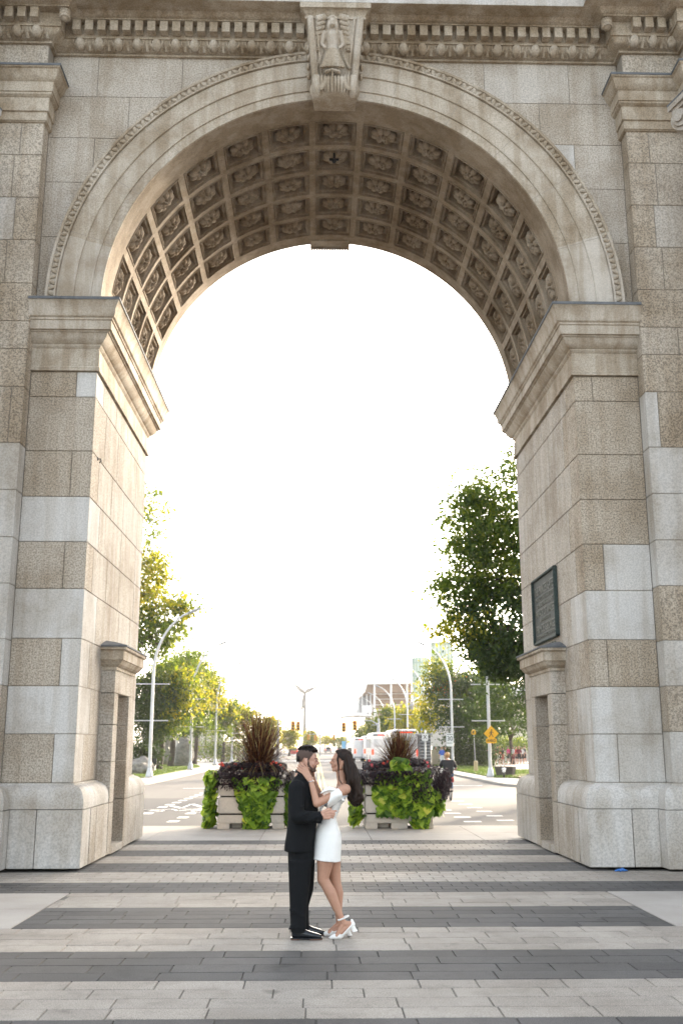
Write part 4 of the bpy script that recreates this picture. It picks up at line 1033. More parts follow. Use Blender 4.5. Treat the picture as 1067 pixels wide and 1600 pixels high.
# shoes
def heelshoe(he,ba,to,Y,tip):
    o=empty_part('heeled_shoe',wom)
    s=MB(); s.chain([ba+Vector((.035,0,-.004)),ba+Vector((0,0,-.006)),to+Vector((.005,0,-.004)),to+Vector((-.034,0,-.010))],[.026,.028,.022,.008],14)
    s.chain([he+Vector((.010,0,.030)),he+Vector((.014,0,-.004)),he+Vector((-.01,0,-.022))],[.014,.028,.022],12)
    u=remesh(s,'upper',M['whiteshoe'],o,.005,2)
    def cut(p):
        return p.x>ba.x+.03 and p.x<he.x-.012
    k=MB(); c0=he+Vector((.012,0,-.020)); c1=tip
    k.loft([(c0,.030,.028,0),(c0.lerp(c1,.5),.024,.025,0),(c1,.025,.026,R(12) if tip.z>.03 else 0)],n=12,sq=3); k.build('heel',M['whiteshoe'],o)
    q=MB(); q.chain([he+Vector((0,0,-.03)),ba+Vector((.03,0,-.025)),ba+Vector((0,0,-.026)),to+Vector((-.025,0,-.016))],[.011,.010,.010,.006],10); q.build('sole',M['whiteshoe'],o,True)
    a_=MB(); 
    for sg in (-1,1): a_.tube([he+Vector((.01,sg*.026,-.005)),ba+Vector((.05,sg*.026,.006)),ba+Vector((.02,sg*.022,.012))],.007,6)
    a_.build('side_strap',M['whiteshoe'],o)
heelshoe(heN,baN,toN,YW-.075,Q(616,1440,YW-.075)); 
tF=Q(577,1480,YW+.085); tF.z=.004; heelshoe(heF,baF,toF,YW+.085,tF)
an=MB(); c=Q(532,1345,YW-.075)
pts=[c+Vector((.047*math.cos(R(t)),.036*math.sin(R(t)),.018*math.cos(R(t)))) for t in range(0,361,15)]
for p in pts[:-1]: an.ell(p,(.0085,)*3,u=8,w=6)
an.build('pearl_ankle_strap',M['whiteshoe'],wom,True)
br=MB(); d=(wr-el).normalized(); c=wr-d*.01
pts=[c+Vector((.030*math.cos(R(t))*.9,.030*math.sin(R(t)),.008*math.cos(R(t)))) for t in range(0,361,20)]
br.tube(pts,.0035,6); br.build('bracelet',M['silver'],wom,True)
rg=MB(); rg.ell(Q(232,290,YM-.102),(.006,.004,.006)); rg.build('ring',M['gold'],wom,True)
nk=MB(); pts=[Q(492+k*7.5,392+4*abs(k-3),YW-.03-.025*k) for k in range(7)]; nk.tube(pts,.0022,5); nk.build('necklace',M['silver'],wom,True)
# ================================================================ PLANTERS
M['precast']=flat('precast_concrete_planter',(.58,.515,.44),.9,0,25,.12)
M['lime']=leaf_mat('lime_vine_leaf',[(0,(.045,.11,.012)),(.5,(.22,.37,.03)),(.9,(.42,.56,.05)),(1,(.58,.58,.08))],.3)
M['purple']=leaf_mat('dark_purple_vine_leaf',[(0,(.009,.005,.007)),(1,(.035,.012,.018))],.2,.45)
M['fount']=leaf_mat('purple_fountain_grass',[(0,(.035,.014,.010)),(.5,(.10,.035,.018)),(.8,(.20,.10,.035)),(1,(.28,.24,.09))],.4)
M['petal']=leaf_mat('red_flower_petal',[(0,(.40,.02,.015)),(1,(.6,.08,.05))],.4); M['petalp']=leaf_mat('pink_flower_petal',[(0,(.7,.06,.10)),(1,(.8,.2,.2))],.4)
M['soil']=flat('soil',(.03,.02,.014),.95,0,20,.4)
HEART=[(0,-.5),(.30,-.46),(.5,-.20),(.42,.12),(0,.62),(-.42,.12),(-.5,-.20),(-.30,-.46)]
def leafcloud(name,spots,size,m_,par,jit=.7,shape=HEART,up=.35):
    V=[];T=[]
    for (p,nrm,tn) in spots:
        n=(Vector(nrm)+Vector((rnd.uniform(-jit,jit),rnd.uniform(-jit,jit),rnd.uniform(-jit*.4,jit)+up*.5))).normalized()
        dn=Vector((rnd.uniform(-.6,.6),rnd.uniform(-.3,.3),-1)); dn=(dn-n*dn.dot(n)).normalized(); sd_=n.cross(dn); s=size*rnd.uniform(.55,1.25)
        cup=rnd.uniform(-.1,.25)
        V.append([p+sd_*(x*s)+dn*(y*s)+n*(cup*s*(abs(x)*1.2-abs(y)*.5)) for x,y in shape]); T.append(min(1,max(0,tn+rnd.uniform(-.5,.42))))
    return quads(name,V,m_,par,T)
def planter(x0,x1,Y,H,lab,vines,grass,gn,right):
    cx=(x0+x1)/2; W=x1-x0; pl=empty('planter',(cx,Y+W/2,0),lab,'planter','planters flanking the walk')
    b=MB(); g=.017
    zs=[0.02,H*.29,H*.64,H*.88,H]
    for k,(a,c) in enumerate(zip(zs[:-1],zs[1:])):
        if k==0:   # feet and slots for the forks
            for xa,xb in ((x0,x0+W*.18),(x0+W*.38,x1-W*.38),(x1-W*.18,x1)): b.box((xa,Y,.0),(xb,Y+W,.12),.5,0,.01)
            b.box((x0,Y,.115),(x1,Y+W,c-g),.5,0,.02)
        else: b.box((x0+(.012 if k==3 else 0),Y+(.012 if k==3 else 0),a+g),(x1-(.012 if k==3 else 0),Y+W,c-g),.5,0,.022)
    ig=MB(); ig.box((x0+.045,Y+.045,.2),(x1-.045,Y+W-.045,H-.03)); ig.build('inner_shell',M['soil'],pl)
    b.box((x0+W*.2,Y+.25,0.01),(x0+W*.35,Y+.5,.09),.5)
    bo=b.build('box',M['precast'],pl); autosmooth(bo,30)
    s=MB(); s.box((x0+.08,Y+.08,H-.1),(x1-.08,Y+W-.08,H+.05)); s.build('soil',M['soil'],pl)
    # purple foliage: a mounded collar spilling over the rim
    sp_=[]
    for k in range(10500):
        a=rnd.uniform(0,2*math.pi); rr_=rnd.random()**.35; u=math.cos(a)*rr_; v=math.sin(a)*rr_
        ex=W/2+ (.16 if not right else .20); x=cx+max(-1,min(1,u*1.25))*ex; y=Y+W/2+max(-1,min(1,v*1.25))*ex
        top=H+.30-.18*rr_**4+rnd.uniform(-.10,.04)
        over=max(abs(x-cx),abs(y-Y-W/2))-W/2
        if over>0: top=H+.12-rnd.random()**1.5*(.38 if not right else .30)
        if right and x>cx+W*.18: 
            top+=.05
            if over>0 : top=H+.22-rnd.random()*.75
        sp_.append((Vector((x,y,top)),((x-cx)*.9,(y-Y-W/2)*.9,.5),.5))
    if right:
        for k in range(2600):
            a=rnd.uniform(-1.9,.7); rr_=rnd.random()**.5*.42; x=x1+.08+rr_*math.cos(a)*.85; z=H*.86+rr_*math.sin(a)*1.1+.05; sp_.append((Vector((x,Y+rnd.uniform(-.05,.5),z)),(.5,-.8,.2),.5))
    leafcloud('dark_foliage',sp_,.07,M['purple'],pl,1.0,[(0,-.5),(.28,-.1),(.12,.1),(0,.7),(-.12,.1),(-.28,-.1)])
    # lime vines: hanging curtains
    sp_=[]
    for (fx0,fx1,zt,zb,fx0b,fx1b,side,cnt) in vines:
        for k in range(cnt):
            t=rnd.random(); a=fx0+(fx0b-fx0)*t; c=fx1+(fx1b-fx1)*t; u=rnd.random(); q=a+(c-a)*u; z=zt+(zb-zt)*t+rnd.gauss(0,.025)
            e=.05+.09*math.sin(math.pi*u)*(1-.4*t)+.035*math.sin(q*23+z*5)*math.sin(z*19)+rnd.uniform(-.06,.05)
            edge=math.sin(q*17+z*9)*.05
            if side=='f': sp_.append((Vector((q+edge*.5,Y-e,z)),(0,-1,.35),.45+.15*math.sin(q*9+z*13)))
            elif side=='l': sp_.append((Vector((x0-e*1.3+(-.05-.06*t),Y+.0+q,z)),(-1,-.5,.3),.5+.1*math.sin(z*13)))
            else: sp_.append((Vector((x1+e*1.3,Y+.0+q,z)),(1,-.5,.3),.45+.1*math.sin(z*13)))
    leafcloud('lime_foliage',sp_,.165,M['lime'],pl,.85)
    # fountain grass: arching blades
    V=[];T=[]; gx,gz,gh,gr,cnt=grass
    for k in range(cnt):
        a=rnd.uniform(0,2*math.pi); lean=abs(rnd.gauss(.42,.60)); L=gh*rnd.uniform(.65,1.12); wd=rnd.uniform(.006,.011); droop=rnd.uniform(.3,1.3)*max(lean,.25)
        p=Vector((gx+rnd.uniform(-.12,.12),Y+W/2+rnd.uniform(-.12,.12),gz)); d=Vector((math.cos(a)*math.sin(min(1.2,lean)),math.sin(a)*math.sin(min(1.2,lean)),math.cos(min(1.2,lean))))
        sd_=d.cross(Vector((0,0,1)));  sd_=(sd_.normalized() if sd_.length>1e-3 else Vector((1,0,0)))
        N=7; prev=None; tn=rnd.random()**1.4
        if lean>.75: tn=.6+.4*rnd.random()
        for i in range(N+1):
            t=i/N; w_=wd*(1-t)**.6+.0015
            l,r_=p+sd_*w_,p-sd_*w_
            if prev: V.append([prev[0],prev[1],r_,l]); T.append(min(1,max(0,tn*(.5+.7*t))))
            prev=(l,r_); d=(d+Vector((0,0,-1))*droop*.58).normalized(); p=p+d*(L/N)
            if p.z<H+.02: break
    quads('fountain_grass',V,M['fount'],pl,T)
    # flowers
    for (nm,mm,cnt,rx) in (('red_flowers',M['petal'],gn[0],1.0),('pink_flowers',M['petalp'],gn[1],.9)):
        V=[];T=[]
        for k in range(cnt):
            c=Vector((cx+rnd.uniform(-.5,.5)*W*rx,Y+rnd.uniform(-.02,.45),H+.24+rnd.uniform(-.03,.12))); n0=Vector((rnd.uniform(-.5,.5),-1,rnd.uniform(0,.8))).normalized(); a=n0.cross(Vector((0,0,1))).normalized(); b_=a.cross(n0)
            for q in range(6):
                th=q*1.047; e=a*math.cos(th)+b_*math.sin(th); f_=a*math.cos(th+.5)+b_*math.sin(th+.5); g_=a*math.cos(th-.5)+b_*math.sin(th-.5); s_=.037
                V.append([c,c+g_*s_*.7,c+e*s_-n0*-.012,c+f_*s_*.7]); T.append(rnd.random())
        if V: quads(nm,V,mm,pl,T)
pa=G(338.5,1296.5); pb_=G(444,1296.5); pc=G(571.5,1296); pd=G(678.5,1296)
H_=P(392,1226,pa.y).z+.0
planter(pa.x,pb_.x,22.9,1.06,'square concrete planter with tall purple fountain grass and lime vines, left of the couple',
  [(pa.x+.35,pa.x+1.33,1.05,.35,pa.x+.52,pa.x+1.15,'f',520),(pa.x+.56,pa.x+1.12,.5,.02,pa.x+.60,pa.x+1.05,'f',260),(0,.7,1.15,.05,0,.5,'l',800),(0,.7,.95,.1,0,.5,'r',500)],
  (pa.x+.83,1.02,1.45,.5,2600),(15,3),False)
planter(pc.x,pd.x,22.9,1.09,'square concrete planter with low dark grass, pink flowers and lime vines, right of the couple',
  [(pc.x+.28,pc.x+1.35,1.16,.55,pc.x+.18,pc.x+1.5,'f',800),(pc.x+.3,pc.x+1.4,.62,.30,pc.x+.25,pc.x+1.35,'f',400),(pc.x+1.0,pc.x+1.45,.4,.02,pc.x+1.05,pc.x+1.3,'f',150),(pc.x+.65,pc.x+.85,1.45,1.1,pc.x+.5,pc.x+.95,'f',110),(0,.6,1.0,.12,0,.4,'l',650),(-.05,.6,.75,.3,0,.4,'r',500)],
  (pc.x+.80,1.12,1.0,.5,1700),(8,22),True)
# ================================================================ TREES
M['bark']=flat('bark',(.075,.058,.045),.95,0,6,.5,bump=.8)
GREEN=[(0,(.025,.052,.011)),(.5,(.065,.12,.018)),(1,(.15,.20,.028))]
M['leafg']=leaf_mat('green_leaves',GREEN,.5,.5,(1.9,1.5,.55))
M['leafy']=leaf_mat('yellowing_and_sunlit_leaves',[(0,(.11,.15,.015)),(.6,(.24,.28,.03)),(1,(.42,.36,.05))],.55,.5,(1.6,1.3,.5))  # yellow foliage; on the left trees, sun glow put into the colour
M['leafd']=leaf_mat('dark_green_leaves',[(0,(.015,.036,.012)),(1,(.055,.095,.02))],.35,.5,(1.6,1.4,.6))
M['leafr']=leaf_mat('autumn_red_leaves',[(0,(.35,.05,.015)),(1,(.5,.16,.03))],.45)
def tree(name,base,lab,group,blobs,mats,leaf=.2,tr=.22,dens=1.0,clump=.55,per=26,seed=1,trunk_h=None,limbs=True,spread=1.0):
    """blobs: (centre, radii, number of clumps, material index)"""
    rg=random.Random(seed); t=empty(name,base,lab,'tree',group); base=Vector(base)
    cen=[];
    for c,r_,n,mi in blobs:
        k=0
        while k<int(n*dens):
            u=Vector((rg.uniform(-1,1),rg.uniform(-1,1),rg.uniform(-1,1)))
            if u.length>1: continue
            if u.length<.35 and rg.random()<.6: continue
            k+=1; cen.append((Vector(c)+Vector((u.x*r_[0],u.y*r_[1],u.z*r_[2])),mi))
    V=[];T=[];MI=[]
    for c,mi in cen:
        cl=clump*rg.uniform(.5,1.4); tn=rg.random(); n=int(per*rg.uniform(.6,1.4))
        ax=Vector((rg.uniform(-1,1),rg.uniform(-1,1),rg.uniform(-.3,.3))).normalized()
        for k in range(n):
            o=Vector((rg.gauss(0,1),rg.gauss(0,1),rg.gauss(0,.6)))*cl*.5+ax*rg.gauss(0,cl*.5)
            p=c+o; nrm=Vector((rg.uniform(-1,1),rg.uniform(-1,1),rg.uniform(-.4,1))).normalized(); a=nrm.cross(Vector((rg.uniform(-1,1),rg.uniform(-1,1),.3))).normalized(); b_=nrm.cross(a); s=leaf*rg.uniform(.5,1.2)*.5
            V.append([p-a*s*1.2,p-b_*s*.65+nrm*s*.15,p+a*s*1.2,p+b_*s*.65+nrm*s*.15]); T.append(min(1,max(0,.55*tn+.45*rg.random()))); MI.append(mi)
    o=quads('crown',V,mats,t,T)
    o.data.polygons.foreach_set('material_index',MI)
    b=MB(); topc=sum((c for c,_ in cen),Vector())/len(cen); zt=max(c.z for c,_ in cen); th=trunk_h or (min(c.z for c,_ in cen)+.6)
    fork=Vector((base.x+(topc.x-base.x)*.15,base.y,base.z+th))
    ctl=[base,base.lerp(fork,.5)+Vector((tr*.3,0,0)),fork]
    b.tube([base+Vector((0,0,-.1)),base+Vector((0,0,.25))]+ctl[1:],[tr*1.5,tr*1.1,tr*.92,tr*.8],9)
    if limbs:
        main=[]
        for k in range(9):
            c=cen[rg.randrange(len(cen))][0]; m1=fork.lerp(c,.5)+Vector((0,0,.12*(c-fork).length)); b.tube([fork-Vector((0,0,.2)),fork.lerp(m1,.5)+Vector((rg.uniform(-.1,.1),0,.1)),m1,c],[tr*.5,tr*.36,tr*.24,tr*.05],6); main.append(m1)
        for k in range(int(45*dens)):
            c=cen[rg.randrange(len(cen))][0]; s_=min(main,key=lambda q:(q-c).length); b.tube([s_,s_.lerp(c,.55)+Vector((rg.uniform(-.2,.2),rg.uniform(-.2,.2),.15)),c],[tr*.14,tr*.08,tr*.02],5)
    b.build('trunk',M['bark'],t,True)
    return t
def BP(px,py,Y): return P(px,py,Y)
def rad(pxr,Y): return pxr*Y/FPX*1.0
def blob(px,py,Y,rx,rz,n,mi=0,ry=None): return (P(px,py,Y),(rx*Y/FPX,(ry or rx)*Y/FPX,rz*Y/FPX),n,mi)
g1='trees along the avenue'
Mx=[M['leafg'],M['leafy'],M['leafd'],M['leafr']]
# big maple by the right pier
Y=40; tree('maple_tree',(10.6,Y,-.0),'tall spreading green tree rising behind the right pier',g1,
 [blob(830,860,Y,105,95,150),blob(790,770,Y,75,60,60),blob(815,720,Y,40,35,16),blob(740,830,Y,58,70,70),blob(722,900,Y,45,62,55),blob(790,980,Y,75,75,130,2),blob(730,960,Y,40,45,30),blob(705,985,Y,40,16,14,1),blob(900,880,Y,90,130,110,0),blob(900,1010,Y,90,60,110,2),blob(735,790,Y,40,38,20,0),blob(760,1010,Y,40,30,30),blob(785,1035,Y,45,30,60,2),blob(790,900,Y,60,60,50,0)],
 Mx,.175,.30,1.18,.62,42,5,4.6)
Y=68; tree('maple_tree',(17.5,Y,0),'dark leafy tree low behind the yellow crossing sign',g1,
 [blob(800,1060,Y,55,60,70,2),blob(860,1080,Y,60,70,70,2),blob(775,1110,Y,40,40,50,2)],Mx,.22,.2,1,.7,36,8,2.6)
Y=47; tree('maple_tree',(18.5,Y,0),'large unseen tree added to the right behind the gateway to shade the walk',g1,[((19,Y,15),(8,6,10),420,2),((16.5,Y+2,7),(5,5,4),110,2)],Mx,.3,.3,1.0,.8,36,77,4)  # unseen tree, added and made tall to block sun from walk and vault
# round tree turning orange at its left side
Y=90; tree('maple_tree',G(717,HOR+EYE*FPX/90),'round green tree with yellow and orange leaves on its left side, by the speed sign',g1,
 [blob(712,1100,Y,52,58,150,2),blob(735,1110,Y,42,52,90,2),blob(690,1060,Y,32,32,34,0),blob(668,1100,Y,26,40,34,1),blob(682,1045,Y,20,22,16,1),blob(700,1075,Y,20,20,8,3),blob(662,1130,Y,14,18,12,1),blob(750,1075,Y,40,35,60,0)],Mx,.24,.26,1.1,.8,34,21,3.2)
for k,(px,Y,w_,h_,pb) in enumerate(((770,92,34,42,1110),(800,98,36,40,1105),(745,100,30,30,1125))):
    b_=G(px,HOR+EYE*FPX/Y); tree('background_tree',b_,('dense dark tree behind the yellow crossing sign','dense dark tree farther right behind the crowd','small dark tree behind the narrow yellow sign')[k],g1,[blob(px,pb,Y,w_,h_,90,2)],Mx,.28,.2,1,.8,30,30+k,2.5)
# left side: tall tree whose thin outer branches show the sky, then a row of four
Y=66; tree('tall_tree',(-15.5,Y,0),'tall airy tree with yellow-lit leaves leaning out behind the left pier',g1,
 [blob(215,800,Y,52,52,26,0),blob(240,790,Y,36,34,11,1),blob(215,890,Y,42,52,60,1),blob(245,900,Y,20,38,26,1),blob(250,950,Y,52,34,45,1),blob(285,945,Y,26,16,14,0),blob(225,985,Y,50,50,80,0),blob(262,985,Y,36,26,26,0),blob(160,900,Y,60,120,90,0)],Mx,.24,.28,1.15,.7,32,41,4.5)  # yellow leaf blobs carry the backlight in their colour
row=[(249,74,44,58,1100,[0,1]),(267,84,44,60,1092,[1,0]),(284,92,38,62,1085,[0,1]),(304,100,34,48,1100,[1,0])]
labs=('bright-edged green tree nearest the tall lamp on the left lawn','second tree of the left lawn, just right of the tall lamp','third tree of the left lawn, beside the grey boulder','last tree of the left lawn, next to the second lamp')
for k,(px,Y,w_,h_,cy,mi) in enumerate(row):
    b_=G(px,HOR+EYE*FPX/Y); tree('lawn_tree',b_,labs[k],g1,[blob(px,cy+5,Y,w_*1.05,h_*.95,130,2),blob(px+14,cy-32,Y,w_*.85,h_*.65,80,0),blob(px+26,cy-12,Y,w_*.6,h_*.72,60,1),blob(px-25,cy,Y,w_*.7,h_*.8,50,2),blob(px+10,cy+35,Y,w_*.8,14,26,0)],Mx,.23,.24,1.1,.75,32,50+k,3.0)  # yellow blobs colour in the sunlit right side, dark ones the shaded left
far=[(372,120,24,32,1128,0,'green tree behind the tall planter grass on the left'),(348,112,14,26,1120,0,'slim green tree beside the second left lamp'),(452,190,14,16,1154,1,'round yellow-green tree far down the avenue'),(484,240,9,13,1155,1,'small brownish tree just behind the man\'s head'),(420,160,14,22,1143,1,'yellow tree behind the right edge of the tall planter grass'),
 (608,150,17,22,1126,0,'green tree in front of the stadium wall'),(633,140,16,20,1128,1,'yellow-green tree under the green glass towers'),(648,145,14,18,1140,0,'low green tree beside the white coach'),(566,210,10,16,1150,0,'small green tree beyond the traffic signals'),(585,180,13,14,1138,0,'bushy tree between the far street lamps'),(507,330,16,9,1158,1,'distant tree line at the end of the road, left half'),(530,330,16,8,1160,0,'distant tree line at the end of the road, right half')]
for k,(px,Y,w_,h_,cy,mi,lab) in enumerate(far):
    b_=G(px,HOR+EYE*FPX/Y); tree('distant_tree',b_,lab,g1,[blob(px,cy,Y,w_,h_,60,mi),blob(px+w_*.3,cy-h_*.3,Y,w_*.6,h_*.6,26,1 if mi!=3 else 3)],Mx,.4,.2,1,1.0,26,80+k,2.2,False)
def bush(px,py,Y,w_,h_,lab,mm,n=40,seed=3):
    rg=random.Random(seed); c=P(px,py,Y); V=[];T=[]
    for k in range(n*40):
        u=Vector((rg.gauss(0,.45),rg.gauss(0,.45),rg.gauss(0,.45))); p=c+Vector((u.x*w_,u.y*w_*.6,u.z*h_)); p.z=max(.03,p.z)
        nr=Vector((rg.uniform(-1,1),rg.uniform(-1,1),rg.uniform(-.3,1))).normalized(); a=nr.cross(Vector((.3,1,.2))).normalized(); b_=nr.cross(a); s=.11
        V.append([p-a*s,p-b_*s*.6,p+a*s,p+b_*s*.6]);T.append(rg.random())
    return tag(quads('bush',V,mm,None,T),lab,'bush','low planting beside the lawns')
bush(225,1177,78,1.5,1.0,'dark clipped bush behind the black bench on the left',M['leafd'])
bush(736,1180,92,2.3,1.4,'long dark hedge behind the narrow yellow sign',M['leafd'],140,4)
bush(790,1163,112,5,1.0,'green hedge behind the crowd on the right',M['leafg'],90,5)
bush(355,1172,120,4,1.6,'shrubs beside the left pavement behind the planter',M['leafg'],90,6)
# ================================================================ STREET THINGS
M['whitem']=flat('white_painted_steel',(.55,.55,.55),.4,.1,3,.12); M['galv']=flat('galvanised_steel',(.35,.36,.37),.5,.5,8,.2)
M['yellow']=flat('yellow_sign',(.80,.42,.01),.5); M['signw']=mat('sign_white',(.75,.75,.74),.4); M['ink']=mat('sign_black',(.012,.012,.012),.5)
def ground_pt(px,Y): q=P(px,HOR,Y); return Vector((q.x,Y,0.0))
# --- street lamps
def lamp(x,Y,s,lab,rods=True,h=9.9):
    t=empty('street_lamp',(x,Y,0),lab,'street lamp','curved white lamps lining the avenue')
    b=MB(); pts=[Vector((x,Y,0.0)),Vector((x,Y,.5)),Vector((x,Y,6.0))]; rs=[.12,.10,.085]
    for k in range(1,11):
        a=k/10; pts.append(Vector((x+s*2.0*a**1.9,Y,6.0+3.5*(1-(1-a)**1.35)))); rs.append(.085-.03*a)
    b.tube(pts,rs,10); b.tube([(x,Y,0),(x,Y,.12),(x,Y,.55)],[.24,.21,.11],12); b.build('pole',M['whitem'],t,True)
    hd=MB(); p=pts[-1]; d=(pts[-1]-pts[-2]).normalized(); hd.tube([p-d*.15,p+d*.1,p+d*.55,p+d*.72],[.05,.09,.08,.03],8); hd.build('lamp_head',M['galv'],t,True)
    for z in (3.2,5.3):
        c=MB(); c.tube([(x-1.0,Y,z),(x+.95*1.0,Y,z)],.03,6); c.build('banner_rod',M['whitem'],t)
    return t
ords=['nearest','second','third','fourth','fifth','sixth','seventh','eighth','ninth']
for k in range(8):
    Y=60+19.3*k
    lamp(-9.55,Y,1,f'{ords[k]} curved white street lamp of the left row, counted down the avenue')
    lamp(10.45 if k else P(766,1214,60).x,Y,-1,f'{ords[k]} curved white street lamp of the right row, counted down the avenue')
# --- signs
def disc_poly(name,pts,y,th,m_,par):
    b=MB(); n=len(pts); b.add([(x,y,z) for x,z in pts]+[(x,y+th,z) for x,z in pts],[tuple(range(n)),tuple(range(n,2*n))[::-1]]+[(i,(i+1)%n,n+(i+1)%n,n+i) for i in range(n)]); return b.build(name,m_,par)
def text(name,body,c,h,m_,par,w_=None):
    cu=bpy.data.curves.new(name,'FONT'); cu.body=body; cu.size=h*1.4; cu.align_x='CENTER'; cu.align_y='CENTER'; cu.extrude=.003; cu.offset=.004
    tmp=bpy.data.objects.new('tmp',cu); COL.objects.link(tmp); dg=bpy.context.evaluated_depsgraph_get(); dg.update()
    me=bpy.data.meshes.new_from_object(tmp.evaluated_get(dg)); bpy.data.objects.remove(tmp)
    xs=[v.co.x for v in me.vertices]; sc=(w_/(max(xs)-min(xs))) if w_ else 1
    me.transform(Matrix(((sc,0,0,c[0]),(0,0,-1,c[1]),(0,1,0,c[2]),(0,0,0,1)))); return link(name,me,m_,par)
def rect(cx,cz,w_,h_,r=.04):
    return [(cx-w_/2+r,cz-h_/2),(cx+w_/2-r,cz-h_/2),(cx+w_/2,cz-h_/2+r),(cx+w_/2,cz+h_/2-r),(cx+w_/2-r,cz+h_/2),(cx-w_/2+r,cz+h_/2),(cx-w_/2,cz+h_/2-r),(cx-w_/2,cz-h_/2+r)]
Y=59.7; c=P(767,1146,Y); t=empty('warning_sign',(c.x,Y,c.z),'yellow diamond pedestrian crossing sign reading AHEAD on the near right lamp pole','sign')
s_=.44; disc_poly('diamond',[(c.x,c.z-s_),(c.x+s_,c.z),(c.x,c.z+s_),(c.x-s_,c.z)],Y-.03,.02,M['yellow'],t)
w2=MB(); y_=Y-.045
w2.ell((c.x+.02,y_,c.z+.19),(.04,.008,.04)); w2.tube([(c.x+.0,y_,c.z+.13),(c.x-.02,y_,c.z-.02)],.035,6); w2.tube([(c.x-.02,y_,c.z-.02),(c.x+.06,y_,c.z-.1),(c.x+.09,y_,c.z-.2)],.02,6); w2.tube([(c.x-.02,y_,c.z-.02),(c.x-.07,y_,c.z-.11),(c.x-.13,y_,c.z-.2)],.02,6); w2.tube([(c.x,y_,c.z+.12),(c.x+.08,y_,c.z+.06),(c.x+.12,y_,c.z+.02)],.015,6); w2.tube([(c.x,y_,c.z+.12),(c.x-.09,y_,c.z+.05),(c.x-.11,y_,c.z-.0)],.015,6)
w2.build('walking_figure',M['ink'],t)
c2=P(767,1157.5,Y); disc_poly('tab',rect(c2.x,c2.z,.60,.27),Y-.055,.02,M['yellow'],t); text('lettering','AHEAD',(c2.x,Y-.06,c2.z),.16,M['ink'],t,.50)
Y=79; c=P(702,1153,Y); t=empty('speed_sign',(c.x,Y,c.z),'white speed limit sign reading 30 on the second right lamp pole','sign')
disc_poly('panel',rect(c.x,c.z,.55,.72),Y-.18,.02,M['signw'],t); text('lettering','30',(c.x,Y-.185,c.z-.06),.34,M['ink'],t,.42); text('lettering','MAXIMUM',(c.x,Y-.185,c.z+.26),.08,M['ink'],t,.42)
c2=P(702,1164,Y); disc_poly('lower_tab',rect(c2.x,c2.z,.5,.22),Y-.18,.02,M['signw'],t)
Y=72; c=P(663.5,1152,Y); g_=ground_pt(664,Y); t=empty('crossing_sign',g_,'white square sign with a black X on a thin pole beside the coach','sign')
b=MB(); b.tube([g_,(g_.x,Y,c.z+.5)],.06,8); b.build('pole',M['whitem'],t); disc_poly('panel',rect(c.x,c.z,.44,.48),Y-.09,.02,M['signw'],t); text('lettering','X',(c.x,Y-.095,c.z),.30,M['ink'],t,.27)
Y=72; c=P(739.5,1144,Y); g_=ground_pt(742,Y); g_.z=.05; t=empty('small_warning_sign',g_,'small yellow pedestrian sign on a narrow pole with a beige box at its foot','sign')
b=MB(); b.tube([g_,(c.x,Y,c.z+.2)],.03,6); b.build('pole',M['galv'],t); disc_poly('panel',rect(c.x,c.z,.30,.34),Y-.05,.02,M['yellow'],t)
b=MB(); b.ell((c.x,Y-.06,c.z+.07),(.03,.01,.03)); b.tube([(c.x,Y-.06,c.z+.04),(c.x,Y-.06,c.z-.1)],.025,6); b.build('walking_figure',M['ink'],t)
b=MB(); b.tube([(g_.x,Y,.05),(g_.x,Y,.7),(g_.x,Y,.78)],[.14,.14,.09],12); b.build('utility_post',flat('beige_plastic',(.45,.36,.2),.6),t)
# --- hexagonal stone planter and bollard on the mulch
Y=62; q=ground_pt(788,Y); t=empty('stone_trough',q,'dark hexagonal exposed-aggregate planter on the mulch by the right lamp','planter')
b=MB(); b.tube([(q.x,Y,0),(q.x,Y,.06),(q.x,Y,.55),(q.x,Y,.57)],[.50,.54,.66,.62],6); b.build('tub',flat('dark_aggregate',(.10,.085,.075),.95,0,18,.5),t); b=MB(); b.tube([(q.x,Y,.5),(q.x,Y,.575)],[.5,.56],6); b.build('soil',M['soil'],t)
Y=58; q=ground_pt(785.5,Y); q.z=.05; t=empty('hydrant',q,'short white and black bollard-like hydrant in front of the hexagonal planter','hydrant')
b=MB(); b.tube([q,q+Vector((0,0,.28))],.055,12); b.ell(q+Vector((.0,-.05,.15)),(.05,.05,.05)); b.build('lower_barrel',M['ink'],t,True); b=MB(); b.tube([q+Vector((0,0,.28)),q+Vector((0,0,.45))],.09,12); b.ell(q+Vector((0,0,.46)),(.13,.13,.07)); b.build('cap',M['signw'],t,True)
# --- left: boulders, bench, low wall, columned building
M['rock']=flat('granite_boulder',(.26,.24,.21),.95,0,5,.45,bump=.8)
def boulder(px,Y,w_,h_,lab,seed):
    rg=random.Random(seed); q=ground_pt(px,Y); bm=bmesh.new(); bmesh.ops.create_icosphere(bm,subdivisions=4,radius=1)
    from mathutils import noise as NZ
    for v in bm.verts:
        n=NZ.noise(v.co*1.6+Vector((seed,0,0)))*.32+NZ.noise(v.co*5)*.08; v.co*=1+n; v.co=Vector((q.x+v.co.x*w_,Y+v.co.y*w_*.8,max(0,q.z+h_*.45+v.co.z*h_*.6)))
    b=MB(); b.bm(bm); tag(b.build('boulder',M['rock'],None,True),lab,'boulder','rocks on the left lawn')
boulder(214,66,.9,.8,'large pale boulder half hidden by the left plinth',2); boulder(223,67,.75,1.0,'rounded boulder just right of the plinth beside the tall lamp',7); boulder(288,91,.85,2.3,'upright grey boulder between the tree trunks',12); boulder(252,98,1.1,2.6,'tall grey block behind the first tree trunk',17)
q=ground_pt(223,74); t=empty('park_bench',q,'black bench behind the boulder at the left','bench')
